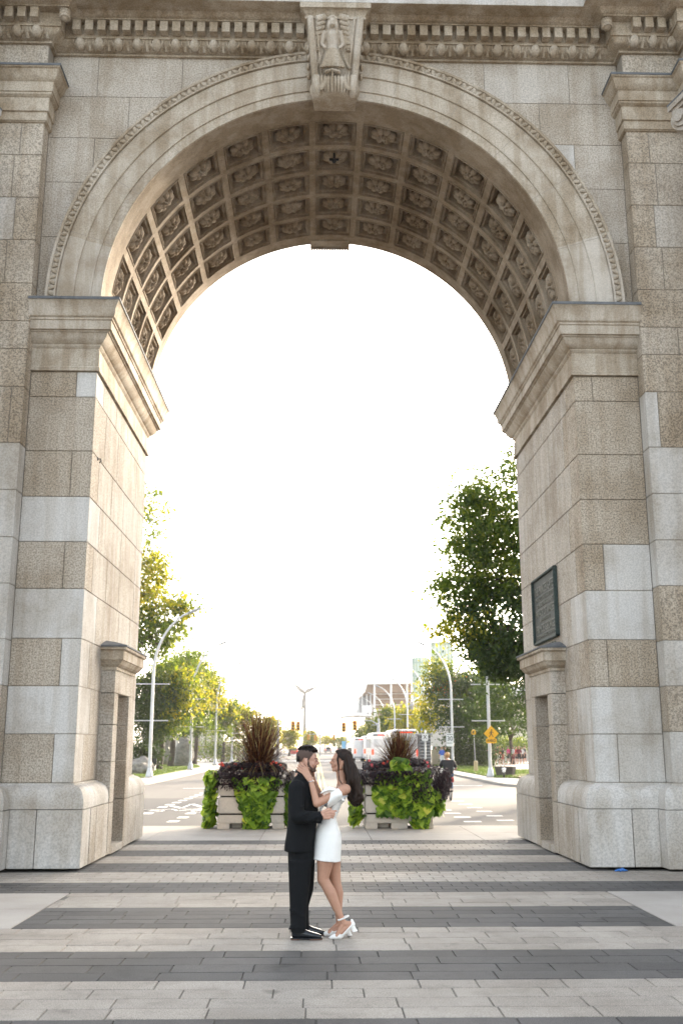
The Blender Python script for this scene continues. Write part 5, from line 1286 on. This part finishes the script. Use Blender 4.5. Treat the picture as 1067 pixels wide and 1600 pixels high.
b=MB(); b.box((q.x-1.3,73.8,.42),(q.x+1.0,74.3,.47)); b.build('seat',M['black'],t); b=MB(); b.box((q.x-1.3,74.3,.55),(q.x+1.0,74.35,.9)); b.build('backrest',M['black'],t)
for dx in (-1.2,.9): b=MB(); b.box((q.x+dx,73.8,0),(q.x+dx+.06,74.3,.42)); b.build('leg',M['black'],t)
M['facade']=flat('pale_stone_facade',(.50,.46,.40),.8,0,1.5,.15); M['dglass']=mat('dark_window',(.06,.07,.08),.12)
def building(lab,px0,px1,Y,ztop,nb,name='pavilion_building'):
    a=P(px0,HOR,Y);c=P(px1,HOR,Y); t=empty(name,((a.x+c.x)/2,Y,0),lab,'building','buildings behind the trees')
    b=MB(); b.box((a.x,Y,0),(c.x,Y+12,ztop)); b.box((a.x-.3,Y-.5,ztop),(c.x+.3,Y+12,ztop+.6)); b.build('wall',M['facade'],t)
    W=(c.x-a.x)/nb
    for k in range(nb+1):
        b=MB(); b.box((a.x+W*k-.28,Y-.45,0),(a.x+W*k+.28,Y-.003,ztop)); b.build('column',M['facade'],t)
    for k in range(nb):
        b=MB(); b.box((a.x+W*k+.5,Y-.03,.5),(a.x+W*(k+1)-.5,Y-.004,ztop-.8)); b.build('window',M['dglass'],t)
    return t
building('pale colonnaded building seen between the left tree trunks',225,347,175,5.0,12)
building('white finned building behind the crowd at the right',772,845,125,3.6,10)
t=empty('iron_fence',ground_pt(330,140),'thin metal fence in front of the left colonnaded building','fence')
a=P(296,HOR,140); c=P(368,HOR,140); b=MB(); b.box((a.x,140,1.7),(c.x,140.05,1.76)); b.box((a.x,140,.2),(c.x,140.05,.26)); b.build('rail',M['black'],t); b=MB()
for k in range(60): x=a.x+(c.x-a.x)*k/59; b.box((x-.02,140,0),(x+.02,140.04,1.8))
b.build('bars',M['black'],t)
# mural / poster stand by the second lamp (blue-grey figure)
# --- stadium
M['std']=flat('stand_cladding',(.30,.21,.155),.8,0,.4,.2); M['stdw']=flat('white_roof_steel',(.66,.66,.66),.6); M['gglass']=mat('green_tower_glass',(.50,.57,.51),.25,0,.6); M['gmull']=flat('green_steel_frame',(.30,.38,.32),.5)
Y=270; t=empty('stadium',ground_pt(605,Y),'big stadium stand with a tan wall under a white sloping roof','stadium')
def Z(px,py,Y=270): return P(px,py,Y)
def ext(name,pix,Y,dep,m_,par):
    b=MB(); pts=[P(x,y,Y) for x,y in pix]; n=len(pts); b.add([p for p in pts]+[p+Vector((0,dep,0)) for p in pts],[tuple(range(n)),tuple(range(n,2*n))[::-1]]+[(i,(i+1)%n,n+(i+1)%n,n+i) for i in range(n)]); return b.build(name,m_,par)
ext('wall',[(583,1166),(583,1083),(643,1081),(643,1166)],270,50,M['std'],t)
ext('roof',[(570,1082),(572,1067),(600,1061),(643,1055),(643,1067),(644,1068),(574,1069)],262,70,M['stdw'],t)
ext('soffit',[(569,1083),(573,1069),(643,1067.5),(643,1080.5)],264,50,M['std'],t)
for k,px in enumerate((585,611,636)): ext('column',[(px-1.4,1166),(px-1.4,1068),(px+1.4,1068),(px+1.4,1166)],262.5,1.2,M['stdw'],t)
for py in (1081,1084,1092,1101,1109): ext('tier_edge',[(585,py+.8),(585,py),(643,py-.6),(643,py+.2)],268.8,.8,M['stdw'],t)
ext('canopy',[(531,1121),(540,1112),(570,1114),(584,1119),(556,1118)],250,14,M['stdw'],t)
ext('scoreboard',[(567,1113),(567,1102.5),(581,1102.5),(581,1113)],255,1.5,M['signw'],t)
ext('upper_deck',[(556,1118),(562,1092),(570,1083),(586,1083),(586,1118)],280,20,M['galv'],t)
for px in (560,566,573,579): ext('mast',[(px-.5,1166),(px-.5,1085),(px+.5,1085),(px+.5,1166)],258,.5,M['stdw'],t)
# --- glass towers
def tower(px0,px1,pyt,Y,lab,spikes):
    a=P(px0,pyt,Y); c=P(px1,pyt,Y); r_=(c.x-a.x)/2; cx=(a.x+c.x)/2; t=empty('glass_tower',(cx,Y,0),lab,'tower','green glass towers')
    b=MB(); b.tube([(cx,Y,0),(cx,Y,a.z)],r_,16); b.build('glass',M['gglass'],t); b=MB()
    for k in range(16):
        an=2*math.pi*(k+.5)/16; b.tube([(cx+r_*math.cos(an)*1.01,Y+r_*math.sin(an)*1.01,0),(cx+r_*math.cos(an)*1.01,Y+r_*math.sin(an)*1.01,a.z)],.12,5)
    z=2
    while z<a.z: b.tube([(cx,Y,z),(cx,Y,z+.25)],r_*1.03,16,cap=False); z+=2.6
    b.build('mullions',M['gmull'],t)
    for k in range(spikes):
        x=cx-r_*.9+1.8*r_*k/(spikes-1); b=MB(); b.box((x-.12,Y-r_*.5,a.z-.2),(x+.12,Y-r_*.5+.2,a.z+2.4))
        for z_ in (.5,1.0,1.5,2.0):
            if k in (0,spikes-1): b.box((x-.4,Y-r_*.5,a.z+z_),(x+.4,Y-r_*.5+.1,a.z+z_+.12))
        b.build('spike',M['stdw'],t)
tower(644,669,1028,200,'left green glass tower with spiked posts on its roof',4); tower(673,706,1004,190,'middle green glass tower showing above the orange-edged tree',2); tower(746,776,1022,185,'right green glass tower glimpsed through the maple leaves',2)
# sloping white-roofed hall to the right of the towers
t=empty('exhibition_hall',ground_pt(740,170),'long low hall with a curved pale roof behind the right trees','building','buildings behind the trees')
ext('wall',[(670,1166),(670,1090),(860,1090),(860,1166)],170,30,M['facade'],t); ext('roof',[(668,1091),(668,1085),(715,1050),(760,1060),(862,1083),(862,1091)],168,34,M['stdw'],t)
# --- wind turbine
Y=450; M['turb']=flat('backlit_grey_turbine',(.13,.135,.14),.7); h=P(476.5,1083,Y); g_=Vector((h.x,Y,0)); t=empty('wind_turbine',g_,'tall white three-bladed wind turbine standing far down the avenue','wind turbine')  # white turbine coloured dark grey to stand in for its backlit shade
b=MB(); b.tube([g_,h-Vector((0,0,1))],[.95,.6],16); b.build('tower',M['turb'],t,True); b=MB(); b.tube([h+Vector((0,-1.2,0)),h+Vector((0,-.7,0)),h+Vector((0,2.4,0))],[.25,.8,.65],12); b.build('nacelle',M['turb'],t,True)
for px,py in ((460,1068.5),(494.5,1073.5),(470.5,1111)):
    e=P(px,py,Y); e.y=h.y-1.2; c=h+Vector((0,-1.2,0)); b=MB(); d=(e-c); sdv=d.cross(Vector((0,1,0))).normalized(); pts=[c,c+d*.2,c+d*.6,e]; ws=[.5,1.2,.95,.4]
    vs=[]; 
    for p,w_ in zip(pts,ws): vs+= [p+sdv*w_,p-sdv*w_*.6,p+Vector((0,.35*w_+.02,0))]
    b.add(vs,[(i*3+a,i*3+(a+1)%3,(i+1)*3+(a+1)%3,(i+1)*3+a) for i in range(3) for a in range(3)]); b.build('blade',M['turb'],t)
# --- traffic signals
M['sigy']=flat('signal_yellow',(.75,.36,.01),.5); M['amber']=mat('signal_lens',(.25,.03,.01),.3)
def signal(px_pole,Y,heads,lab,back=False):
    g_=ground_pt(px_pole,Y); t=empty('traffic_signal',g_,lab,'traffic signal','traffic signals at the far junctions')
    hs=[P(x,y,Y) for x,y in heads]; zt=max(h_.z for h_ in hs)+.55
    b=MB(); b.tube([g_,(g_.x,Y,zt+.2)],[.14,.09],8); b.tube([(g_.x,Y,zt-.5),(g_.x+(hs[0].x-g_.x)*.3,Y,zt-.02),(hs[0].x,Y,zt),(hs[-1].x,Y,zt+.02)],[.07,.06,.05,.04],6); b.build('mast_arm',M['galv'],t)
    for h_ in hs:
        b=MB(); b.box((h_.x-.24,Y-.12,h_.z-.5),(h_.x+.24,Y+.12,h_.z+.5),.5,0,.04); ho=b.build('signal_head',M['sigy'],t)
        for k in (-1,0,1): b=MB(); b.tube([(h_.x,Y-.22,h_.z+k*.31),(h_.x,Y-.13,h_.z+k*.31)],.11,10); b.build('lens',M['ink'] if k<1 else M['amber'],ho)
signal(434,118,[(458,1134.5),(466,1134.5)],'left traffic signal with two yellow heads above the far trees'); signal(592,110,[(554,1134),(537,1136.5)],'right traffic signal with two yellow heads on a long arm')
signal(500,190,[(493,1153),(482,1152)],'small far signal just right of the rust-coloured tree'); signal(541,190,[(522,1152)],'small far signal left of the parked coaches')
t=empty('lattice_mast',ground_pt(434,117),'thin tall mast rising left of the man against the sky','mast'); g_=ground_pt(434.5,117)
b=MB(); 
for dx in (-.12,.12): b.tube([(g_.x+dx,117,0),(g_.x+dx*.4,117,8.0)],.025,5)
for k in range(16): b.tube([(g_.x-.12+.004*k,117,k*.5),(g_.x+.12-.004*k,117,k*.5+.5)],.015,4)
b.build('lattice',M['galv'],t)
# --- coaches parked along the right kerb
M['busw']=flat('white_coach_paint',(.74,.74,.74),.3,.05,1.2,.06); M['busglass']=mat('tinted_coach_glass',(.05,.055,.055),.06); M['rubber']=flat('tyre_rubber',(.02,.02,.02),.9)
M['tail']=mat('tail_light',(.55,.02,.01),.3); b_=NB(M['tail']); b_.b.inputs['Emission Color'].default_value=(1,.06,.01,1); b_.b.inputs['Emission Strength'].default_value=.5
def coach(px,Y,w_,h_,L,lab,name='coach',pane=True):
    q=ground_pt(px,Y); x=q.x; z0=RZ; t=empty(name,(x,Y,z0),lab,'coach','white coaches parked along the right kerb')
    b=MB(); hw=w_/2; prof=[(-hw,.45),(-hw,1.2),(-hw*.985,h_*.75),(-hw*.93,h_*.95),(-hw*.8,h_),(hw*.8,h_),(hw*.93,h_*.95),(hw*.985,h_*.75),(hw,1.2),(hw,.45)]
    vs=[]; ys=[(Y+.16,.95),(Y+.03,.985),(Y,1.0),(Y+L-.4,1.0),(Y+L,.93)]
    ys=[(Y,.96),(Y+.10,.99),(Y+.35,1),(Y+L-.5,1),(Y+L,.93)]
    for yy,s_ in ys:
        for dx,dz in prof: vs.append((x+dx*s_,yy,z0+.3+(dz-.3)*s_))
    n=len(prof); b.add(vs,[(i*n+k,i*n+(k+1)%n,(i+1)*n+(k+1)%n,(i+1)*n+k) for i in range(len(ys)-1) for k in range(n)]+[tuple(range(n)),tuple((len(ys)-1)*n+k for k in range(n))[::-1]]); b.build('body',M['busw'],t,recalc=True)
    for sx in (-1,1):
        b=MB(); b.box((x+sx*(hw+.004),Y+.8,z0+h_*.52),(x+sx*(hw-.05),Y+L-1,z0+h_*.80)); b.build('side_windows',M['busglass'],t)
        for yy in (Y+2.2,Y+L-2.6):
            b=MB(); b.tube([(x+sx*(hw+.01),yy,z0+.5),(x+sx*(hw-.3),yy,z0+.5)],.5,16); b.build('wheel',M['rubber'],t)
        b=MB(); b.box((x+sx*(hw-.30),Y-.02,z0+1.0),(x+sx*(hw-.08),Y+.05,z0+1.55)); b.build('tail_light',M['tail'],t)
    b=MB(); b.box((x-hw*.8,Y-.012,z0+h_*.90),(x+hw*.8,Y+.05,z0+h_*.945)); b.build('upper_trim',M['busglass'],t)
    b=MB(); b.box((x-hw*.4,Y-.012,z0+h_*.905),(x+hw*.5,Y-.0125+.03,z0+h_*.935)); b.build('brake_light',M['tail'],t)
    if pane: b=MB(); b.box((x-hw*.75,Y-.01,z0+h_*.55),(x+hw*.75,Y+.04,z0+h_*.8)); b.build('rear_window',flat('rear_cover',(.55,.55,.56),.35),t)
    b=MB(); b.box((x-hw*.95,Y-.03,z0+.38),(x+hw*.95,Y+.1,z0+.62)); b.build('bumper',M['galv'],t)
coach(633.5,93,2.55,3.35,11,'nearest white coach, its rear and red lights showing above the right planter'); coach(598,108,2.5,3.25,11,'second white coach in the row, just left of the nearest'); coach(583.5,126,2.5,3.1,10,'third white coach, partly behind the second'); coach(566,128,2.2,2.9,7,'white minibus at the left of the coach row with one red light','minibus',False)
# --- dark car ahead
Y=235; q=ground_pt(548,Y); z0=RZ; t=empty('parked_car',(q.x,Y,z0),'small dark car at the far left end of the parked coaches','car')
b=MB(); b.loft([(Vector((q.x,Y,z0+.6)),.9,.0,0)],n=4) if False else None
pr=[(-.9,.3),(-.95,.8),(-.88,1.0),(-.68,1.5),(-.6,1.6),(.6,1.6),(.68,1.5),(.88,1.0),(.95,.8),(.9,.3)]; vs=[]
for yy,s_,zt in ((Y,.97,1.0),(Y+.5,1,1.0),(Y+2.8,1,1.0),(Y+3.6,1,.62),(Y+4.4,.95,.55)):
    for dx,dz in pr: vs.append((q.x+dx*s_,yy,z0+min(dz,1.6*zt)))
n=len(pr); b.add(vs,[(i*n+k,i*n+(k+1)%n,(i+1)*n+(k+1)%n,(i+1)*n+k) for i in range(4) for k in range(n)]+[tuple(range(n)),tuple(4*n+k for k in range(n))[::-1]]); b.build('body',mat('dark_car_paint',(.03,.035,.045),.25),t)
b=MB(); b.box((q.x-.62,Y-.02,z0+1.02),(q.x+.62,Y+.02,z0+1.48)); b.build('rear_window',M['busglass'],t)
for sx in (-1,1):
    b=MB(); b.box((q.x+sx*.9,Y-.03,z0+.75),(q.x+sx*.65,Y+.03,z0+.95)); b.build('tail_light',M['tail'],t)
    b=MB(); b.tube([(q.x+sx*.92,Y+.8,z0+.33),(q.x+sx*.7,Y+.8,z0+.33)],.33,12); b.build('wheel',M['rubber'],t)
def far_car(px,Y,lab,cl):
    r=copy_tree(car0); r.location=(ground_pt(px,Y).x,Y,RZ); r['label']=lab
    for ch in r.children:
        if ch.name.startswith('body'): ch.data=ch.data.copy(); ch.data.materials[0]=mat('car_paint',cl,.3)
car0=t; t['group']='cars far down the avenue'
far_car(513,300,'tiny grey car in the middle of the road far beyond the couple',(.25,.26,.28)); far_car(470,260,'tiny white car far off behind the man, left of the centre line',(.6,.6,.6)); far_car(459,215,'tiny red car at the left kerb far behind the man',(.35,.03,.03)); far_car(531,330,'tiny black car farthest down the right lane',(.03,.03,.03))
# banner boards
for px,py0,py1,w_,Y,lab,cl in ((538,1158,1171,8,215,'pale blue banner board beside the far road',(.18,.42,.62)),(658,1124,1142,9,120,'blue banner under the green glass tower',(.10,.25,.5)),(641,1096,1140,9,140,'tall grey and pink advertising pylon in front of the stadium',(.35,.33,.36))):
    a=P(px-w_/2,py0,Y);c=P(px+w_/2,py1,Y); g_=ground_pt(px,Y); t=empty('banner_board',g_,lab,'banner'); b=MB(); b.box((a.x,Y,c.z),(c.x,Y+.1,a.z)); b.build('panel',flat('banner_cloth',cl,.7),t); b=MB(); b.tube([g_,(g_.x,Y+.16,a.z)],.08,6); b.build('post',M['galv'],t)
# dark screened enclosure and white wall behind the X sign
Y=90; t=empty('transit_shelter',ground_pt(665,Y),'dark louvred shelter behind the X sign beside the nearest coach','shelter'); a=P(656,1147,Y);c=P(673,1192,Y)
b=MB(); b.box((a.x,Y,0),(c.x,Y+2.4,a.z-.1)); b.build('walls',flat('dark_panels',(.07,.07,.075),.5),t); b=MB()
for k in range(9): b.box((a.x-.02,Y-.05,.2+k*.27),(c.x+.02,Y-.004,.27+k*.27))
b.build('louvres',M['galv'],t); b=MB(); b.box((a.x-.15,Y-.15,a.z-.1),(c.x+.15,Y+2.55,a.z+.05)); b.build('roof',M['galv'],t)
Y=96; a=P(674,1171,Y);c=P(694,1190,Y); b=MB(); b.box((a.x,Y,0),(c.x,Y+.3,a.z)); tag(b.build('low_wall',M['facade']),'low white wall between the dark shelter and the speed sign','wall')
# yellow lane delineators
for k,(px,Y) in enumerate(((570,70),(578,60),(585,52))):
    g_=ground_pt(px,Y); g_.z=RZ; t=empty('delineator_post',g_,('farthest thin yellow lane post near the minibus','middle thin yellow lane post left of the right planter','nearest thin yellow lane post at the edge of the right planter')[k],'post','yellow lane posts'); b=MB(); b.tube([g_,g_+Vector((0,0,.95))],.04,8); b.build('post',M['sigy'],t); b=MB(); b.tube([g_+Vector((0,0,.7)),g_+Vector((0,0,.82))],.042,8); b.build('reflector',M['signw'],t); b=MB(); b.tube([g_,g_+Vector((0,0,.06))],.12,8); b.build('base',M['rubber'],t)
# ================================================================ PEOPLE FARTHER OFF
def small_person(q,lab,top,bottom,hairc,turn=0,skin=None,h=1.72,group=None,pack=None,seed=0,stride=.12):
    rg=random.Random(seed); t=empty('person',q,lab,'person',group); t.rotation_euler=(0,0,0); s=h/1.75
    def V(x,y,z): 
        c,s_=math.cos(turn),math.sin(turn); return Vector(q)+Vector(((x*c-y*s_)*s,(x*s_+y*c)*s,z*s))
    b=MB(); b.ell(V(0,0,1.64),(.075*s,.09*s,.115*s)); b.cap(V(0,.0,1.52),.05,V(0,0,1.42),.06); b.cap(V(0,0,1.38),.10,V(0,0,1.0),.11)
    for sx in (-1,1):
        st=stride*sx; b.cap(V(sx*.09,0,.95),.085,V(sx*.10,st*.4,.5),.06); b.cap(V(sx*.10,st*.4,.5),.058,V(sx*.10,st,.09),.04); b.cap(V(sx*.10,st,.05),.045,V(sx*.11,st-.15,.035),.035)
        a=rg.uniform(-.12,.12); b.cap(V(sx*.17,0,1.38),.055,V(sx*.24,a*.5,1.10),.042); b.cap(V(sx*.24,a*.5,1.10),.04,V(sx*.23,a-.08,.86),.03); b.ell(V(sx*.23,a-.1,.80),(.03,.04,.06))
    remesh(b,'body',skin or M['skin'],t,.022,1)
    b=MB(); b.cap(V(0,0,1.36),.135,V(0,0,1.02),.14,12)
    for sx in (-1,1): b.cap(V(sx*.15,0,1.39),.075,V(sx*.22,0,1.18),.062)
    remesh(b,'shirt',top,t,.025,2)
    b=MB(); b.cap(V(0,0,1.0),.145,V(0,0,.92),.15)
    for sx in (-1,1): b.cap(V(sx*.09,0,.92),.105,V(sx*.10,sx*stride*.3,.60),.085)
    remesh(b,'shorts',bottom,t,.025,2)
    b=MB(); b.ell(V(0,.02,1.68),(.085*s,.10*s,.09*s)); 
    if rg.random()<.5: b.cap(V(0,.08,1.66),.05,V(0,.10,1.45),.03)
    b.build('hair',hairc,t,True)
    if pack: b=MB(); b.ell(V(0,.2,1.22),(.15,.09,.22)); b.build('backpack',pack,t,True)
    return t
cb=[mat('crowd_black',(.015,.015,.017),.8),mat('crowd_red',(.40,.02,.03),.8),mat('crowd_white',(.6,.6,.6),.8),mat('crowd_pink',(.7,.06,.25),.8),mat('crowd_blue',(.05,.12,.45),.8),mat('crowd_maroon',(.16,.015,.03),.8)]
hc=[M['hair'],mat('brown_hair',(.09,.045,.02),.6),mat('blond_hair',(.42,.25,.10),.6)]
desc=[('white','black',2,0),('red','black',1,0),('black','black',0,0),('maroon','black',5,0),('black','white',0,2),('red','black',1,0),('black','red',0,1),('pink','black',3,0),('black','black',0,0),('white','maroon',2,5),('red','black',1,0),('maroon','black',5,0),('white','black',2,0),('black','black',0,0)]
xs=[757,762,767.5,772,776.5,781,785,793,797,801,806,810,814.5,819]
extra=['far left of the crowd beside the hedge','second from the left in the crowd','just left of the lamp pole','just right of the lamp pole','fifth from the left in the crowd','above the bollard','above the middle of the hexagonal planter','with a pink pack in mid crowd','right of the pink pack','taller, right of mid crowd','fourth from the right','third from the right','next to last at the right','at the right edge of the crowd']
for k,(px,(a,b__,i,j)) in enumerate(zip(xs,desc)):
    Y=100+((k*37)%11)*.6; q=ground_pt(px,Y); small_person(q,f'standing person in {a} top and {b__} shorts, {extra[k]}',cb[i],cb[j],hc[k%3],rnd.uniform(-2.5,2.5),M['skin'] if k%3 else M['skin_w'],1.62+rnd.random()*.2,'crowd in sports clothes waiting at the right',cb[3] if k==7 else (cb[4] if k==0 else None),k)
for k,(px,Y,lab,i,j) in enumerate(((680,110,'person in a red top walking far off, between the X sign and the speed sign',1,0),(694.5,104,'person in a dark red top just left of the speed sign',5,0),(690,88,'person in a pale blue top above the cyclist',4,2))):
    q=ground_pt(px,Y); small_person(q,lab,cb[i],cb[j],hc[k],0,None,1.7,None,None,60+k)
# --- cyclist, seen from behind
Yc=37.2; gx=P(699,HOR,Yc).x; z0=RZ
bk=empty('bicycle',(gx,Yc,z0),'red city bicycle with a rear bag ridden away along the road','bicycle')
def wheel(y):
    b=MB(); pts=[(gx,y+.34*math.cos(R(a)),z0+.345+.34*math.sin(R(a))) for a in range(0,361,15)]; b.tube(pts,.022,8,cap=False); w_=b.build('wheel',M['rubber'],bk,True)
    b=MB()
    for a in range(0,180,20): b.tube([(gx,y+.32*math.cos(R(a)),z0+.345+.32*math.sin(R(a))),(gx,y-.32*math.cos(R(a)),z0+.345-.32*math.sin(R(a)))],.003,4)
    b.build('spokes',M['galv'],w_)
wheel(Yc-.5); wheel(Yc+.55)
rp=mat('red_bicycle_paint',(.45,.03,.03),.35); b=MB()
for p,q in (((-.5,.345),(-.05,.32)),((-.05,.32),(-.18,.85)),((-.18,.80),(.38,.85)),((-.05,.32),(.38,.75)),((-.5,.345),(-.17,.72)),((.38,.98),(.40,.7)),((.40,.7),(.55,.345))): b.tube([(gx,Yc+p[0],z0+p[1]),(gx,Yc+q[0],z0+q[1])],.018,6)
b.build('frame',rp,bk); b=MB(); b.tube([(gx-.32,Yc+.25,z0+1.02),(gx-.15,Yc+.36,z0+1.05),(gx+.15,Yc+.36,z0+1.05),(gx+.32,Yc+.25,z0+1.02)],.014,6); b.build('handlebar',M['black'],bk)
b=MB(); b.ell((gx,Yc-.2,z0+.92),(.09,.13,.035)); b.build('saddle',M['black'],bk,True); b=MB(); b.box((gx-.12,Yc-.62,z0+.62),(gx+.12,Yc-.38,z0+.80),.5,0,.02); b.build('rear_bag',mat('red_bag',(.4,.05,.05),.7),bk)
cy=empty('person',(gx,Yc-.1,z0),'cyclist in a black t-shirt and blue jeans riding away, seen from behind','person')
C_=lambda x,y,z: Vector((gx+x,Yc+y,z0+z))
b=MB(); b.ell(C_(0,.12,1.53),(.075,.095,.115)); b.cap(C_(0,.10,1.43),.05,C_(0,.06,1.36),.06); b.cap(C_(0,.05,1.30),.13,C_(0,-.12,1.0),.13)
for sx in (-1,1):
    b.cap(C_(sx*.17,.06,1.32),.055,C_(sx*.30,.10,1.10),.042); b.cap(C_(sx*.30,.10,1.10),.04,C_(sx*.28,.27,1.04),.03); b.ell(C_(sx*.28,.30,1.04),(.03,.05,.03))
    kz=.62 if sx<0 else .72; fz=.14 if sx<0 else .34
    b.cap(C_(sx*.10,-.12,.95),.09,C_(sx*.12,.22,kz),.06); b.cap(C_(sx*.12,.22,kz),.055,C_(sx*.11,-.02,fz),.04)
remesh(b,'body',M['skin'],cy,.018,1)
b=MB(); b.loft([(C_(0,-.13,.90),.17,.17,0),(C_(0,-.09,1.08),.185,.17,0),(C_(0,.0,1.25),.21,.16,0),(C_(0,.06,1.37),.17,.12,0),(C_(0,.08,1.40),.07,.07,0)],n=20)
for sx in (-1,1): b.cap(C_(sx*.17,.06,1.32),.078,C_(sx*.27,.08,1.16),.066)
remesh(b,'t_shirt',cb[0],cy,.018,2); b=MB(); b.ell(C_(0,-.14,.92),(.16,.14,.10))
for sx in (-1,1):
    kz=.62 if sx<0 else .72; fz=.14 if sx<0 else .34
    b.cap(C_(sx*.10,-.10,.93),.10,C_(sx*.12,.22,kz),.075); b.cap(C_(sx*.12,.22,kz),.072,C_(sx*.11,.0,fz+.08),.055)
remesh(b,'jeans',mat('blue_denim',(.07,.13,.24),.8),cy,.018,2); b=MB(); b.ell(C_(0,.10,1.555),(.088,.10,.10)); b.build('hair',hc[2],cy,True)
for sx in (-1,1):
    fz=.14 if sx<0 else .34; b=MB(); b.cap(C_(sx*.11,-.06,fz-.03),.045,C_(sx*.11,.12,fz-.04),.035); b.build('shoe',cb[0],cy,True)
# ================================================================ AIR
hz=MB(); hz.box((-420,-30,-1.2),(420,1250,90)); hm=bpy.data.materials.new('haze'); hm.use_nodes=True; n_=hm.node_tree; n_.nodes.clear()
ou=n_.nodes.new('ShaderNodeOutputMaterial'); pv_=n_.nodes.new('ShaderNodeVolumePrincipled'); pv_.inputs['Color'].default_value=(.95,.93,.90,1); pv_.inputs['Density'].default_value=0.00022; pv_.inputs['Anisotropy'].default_value=.35
n_.links.new(pv_.outputs[0],ou.inputs['Volume']); tag(hz.build('haze',hm),kind='stuff')
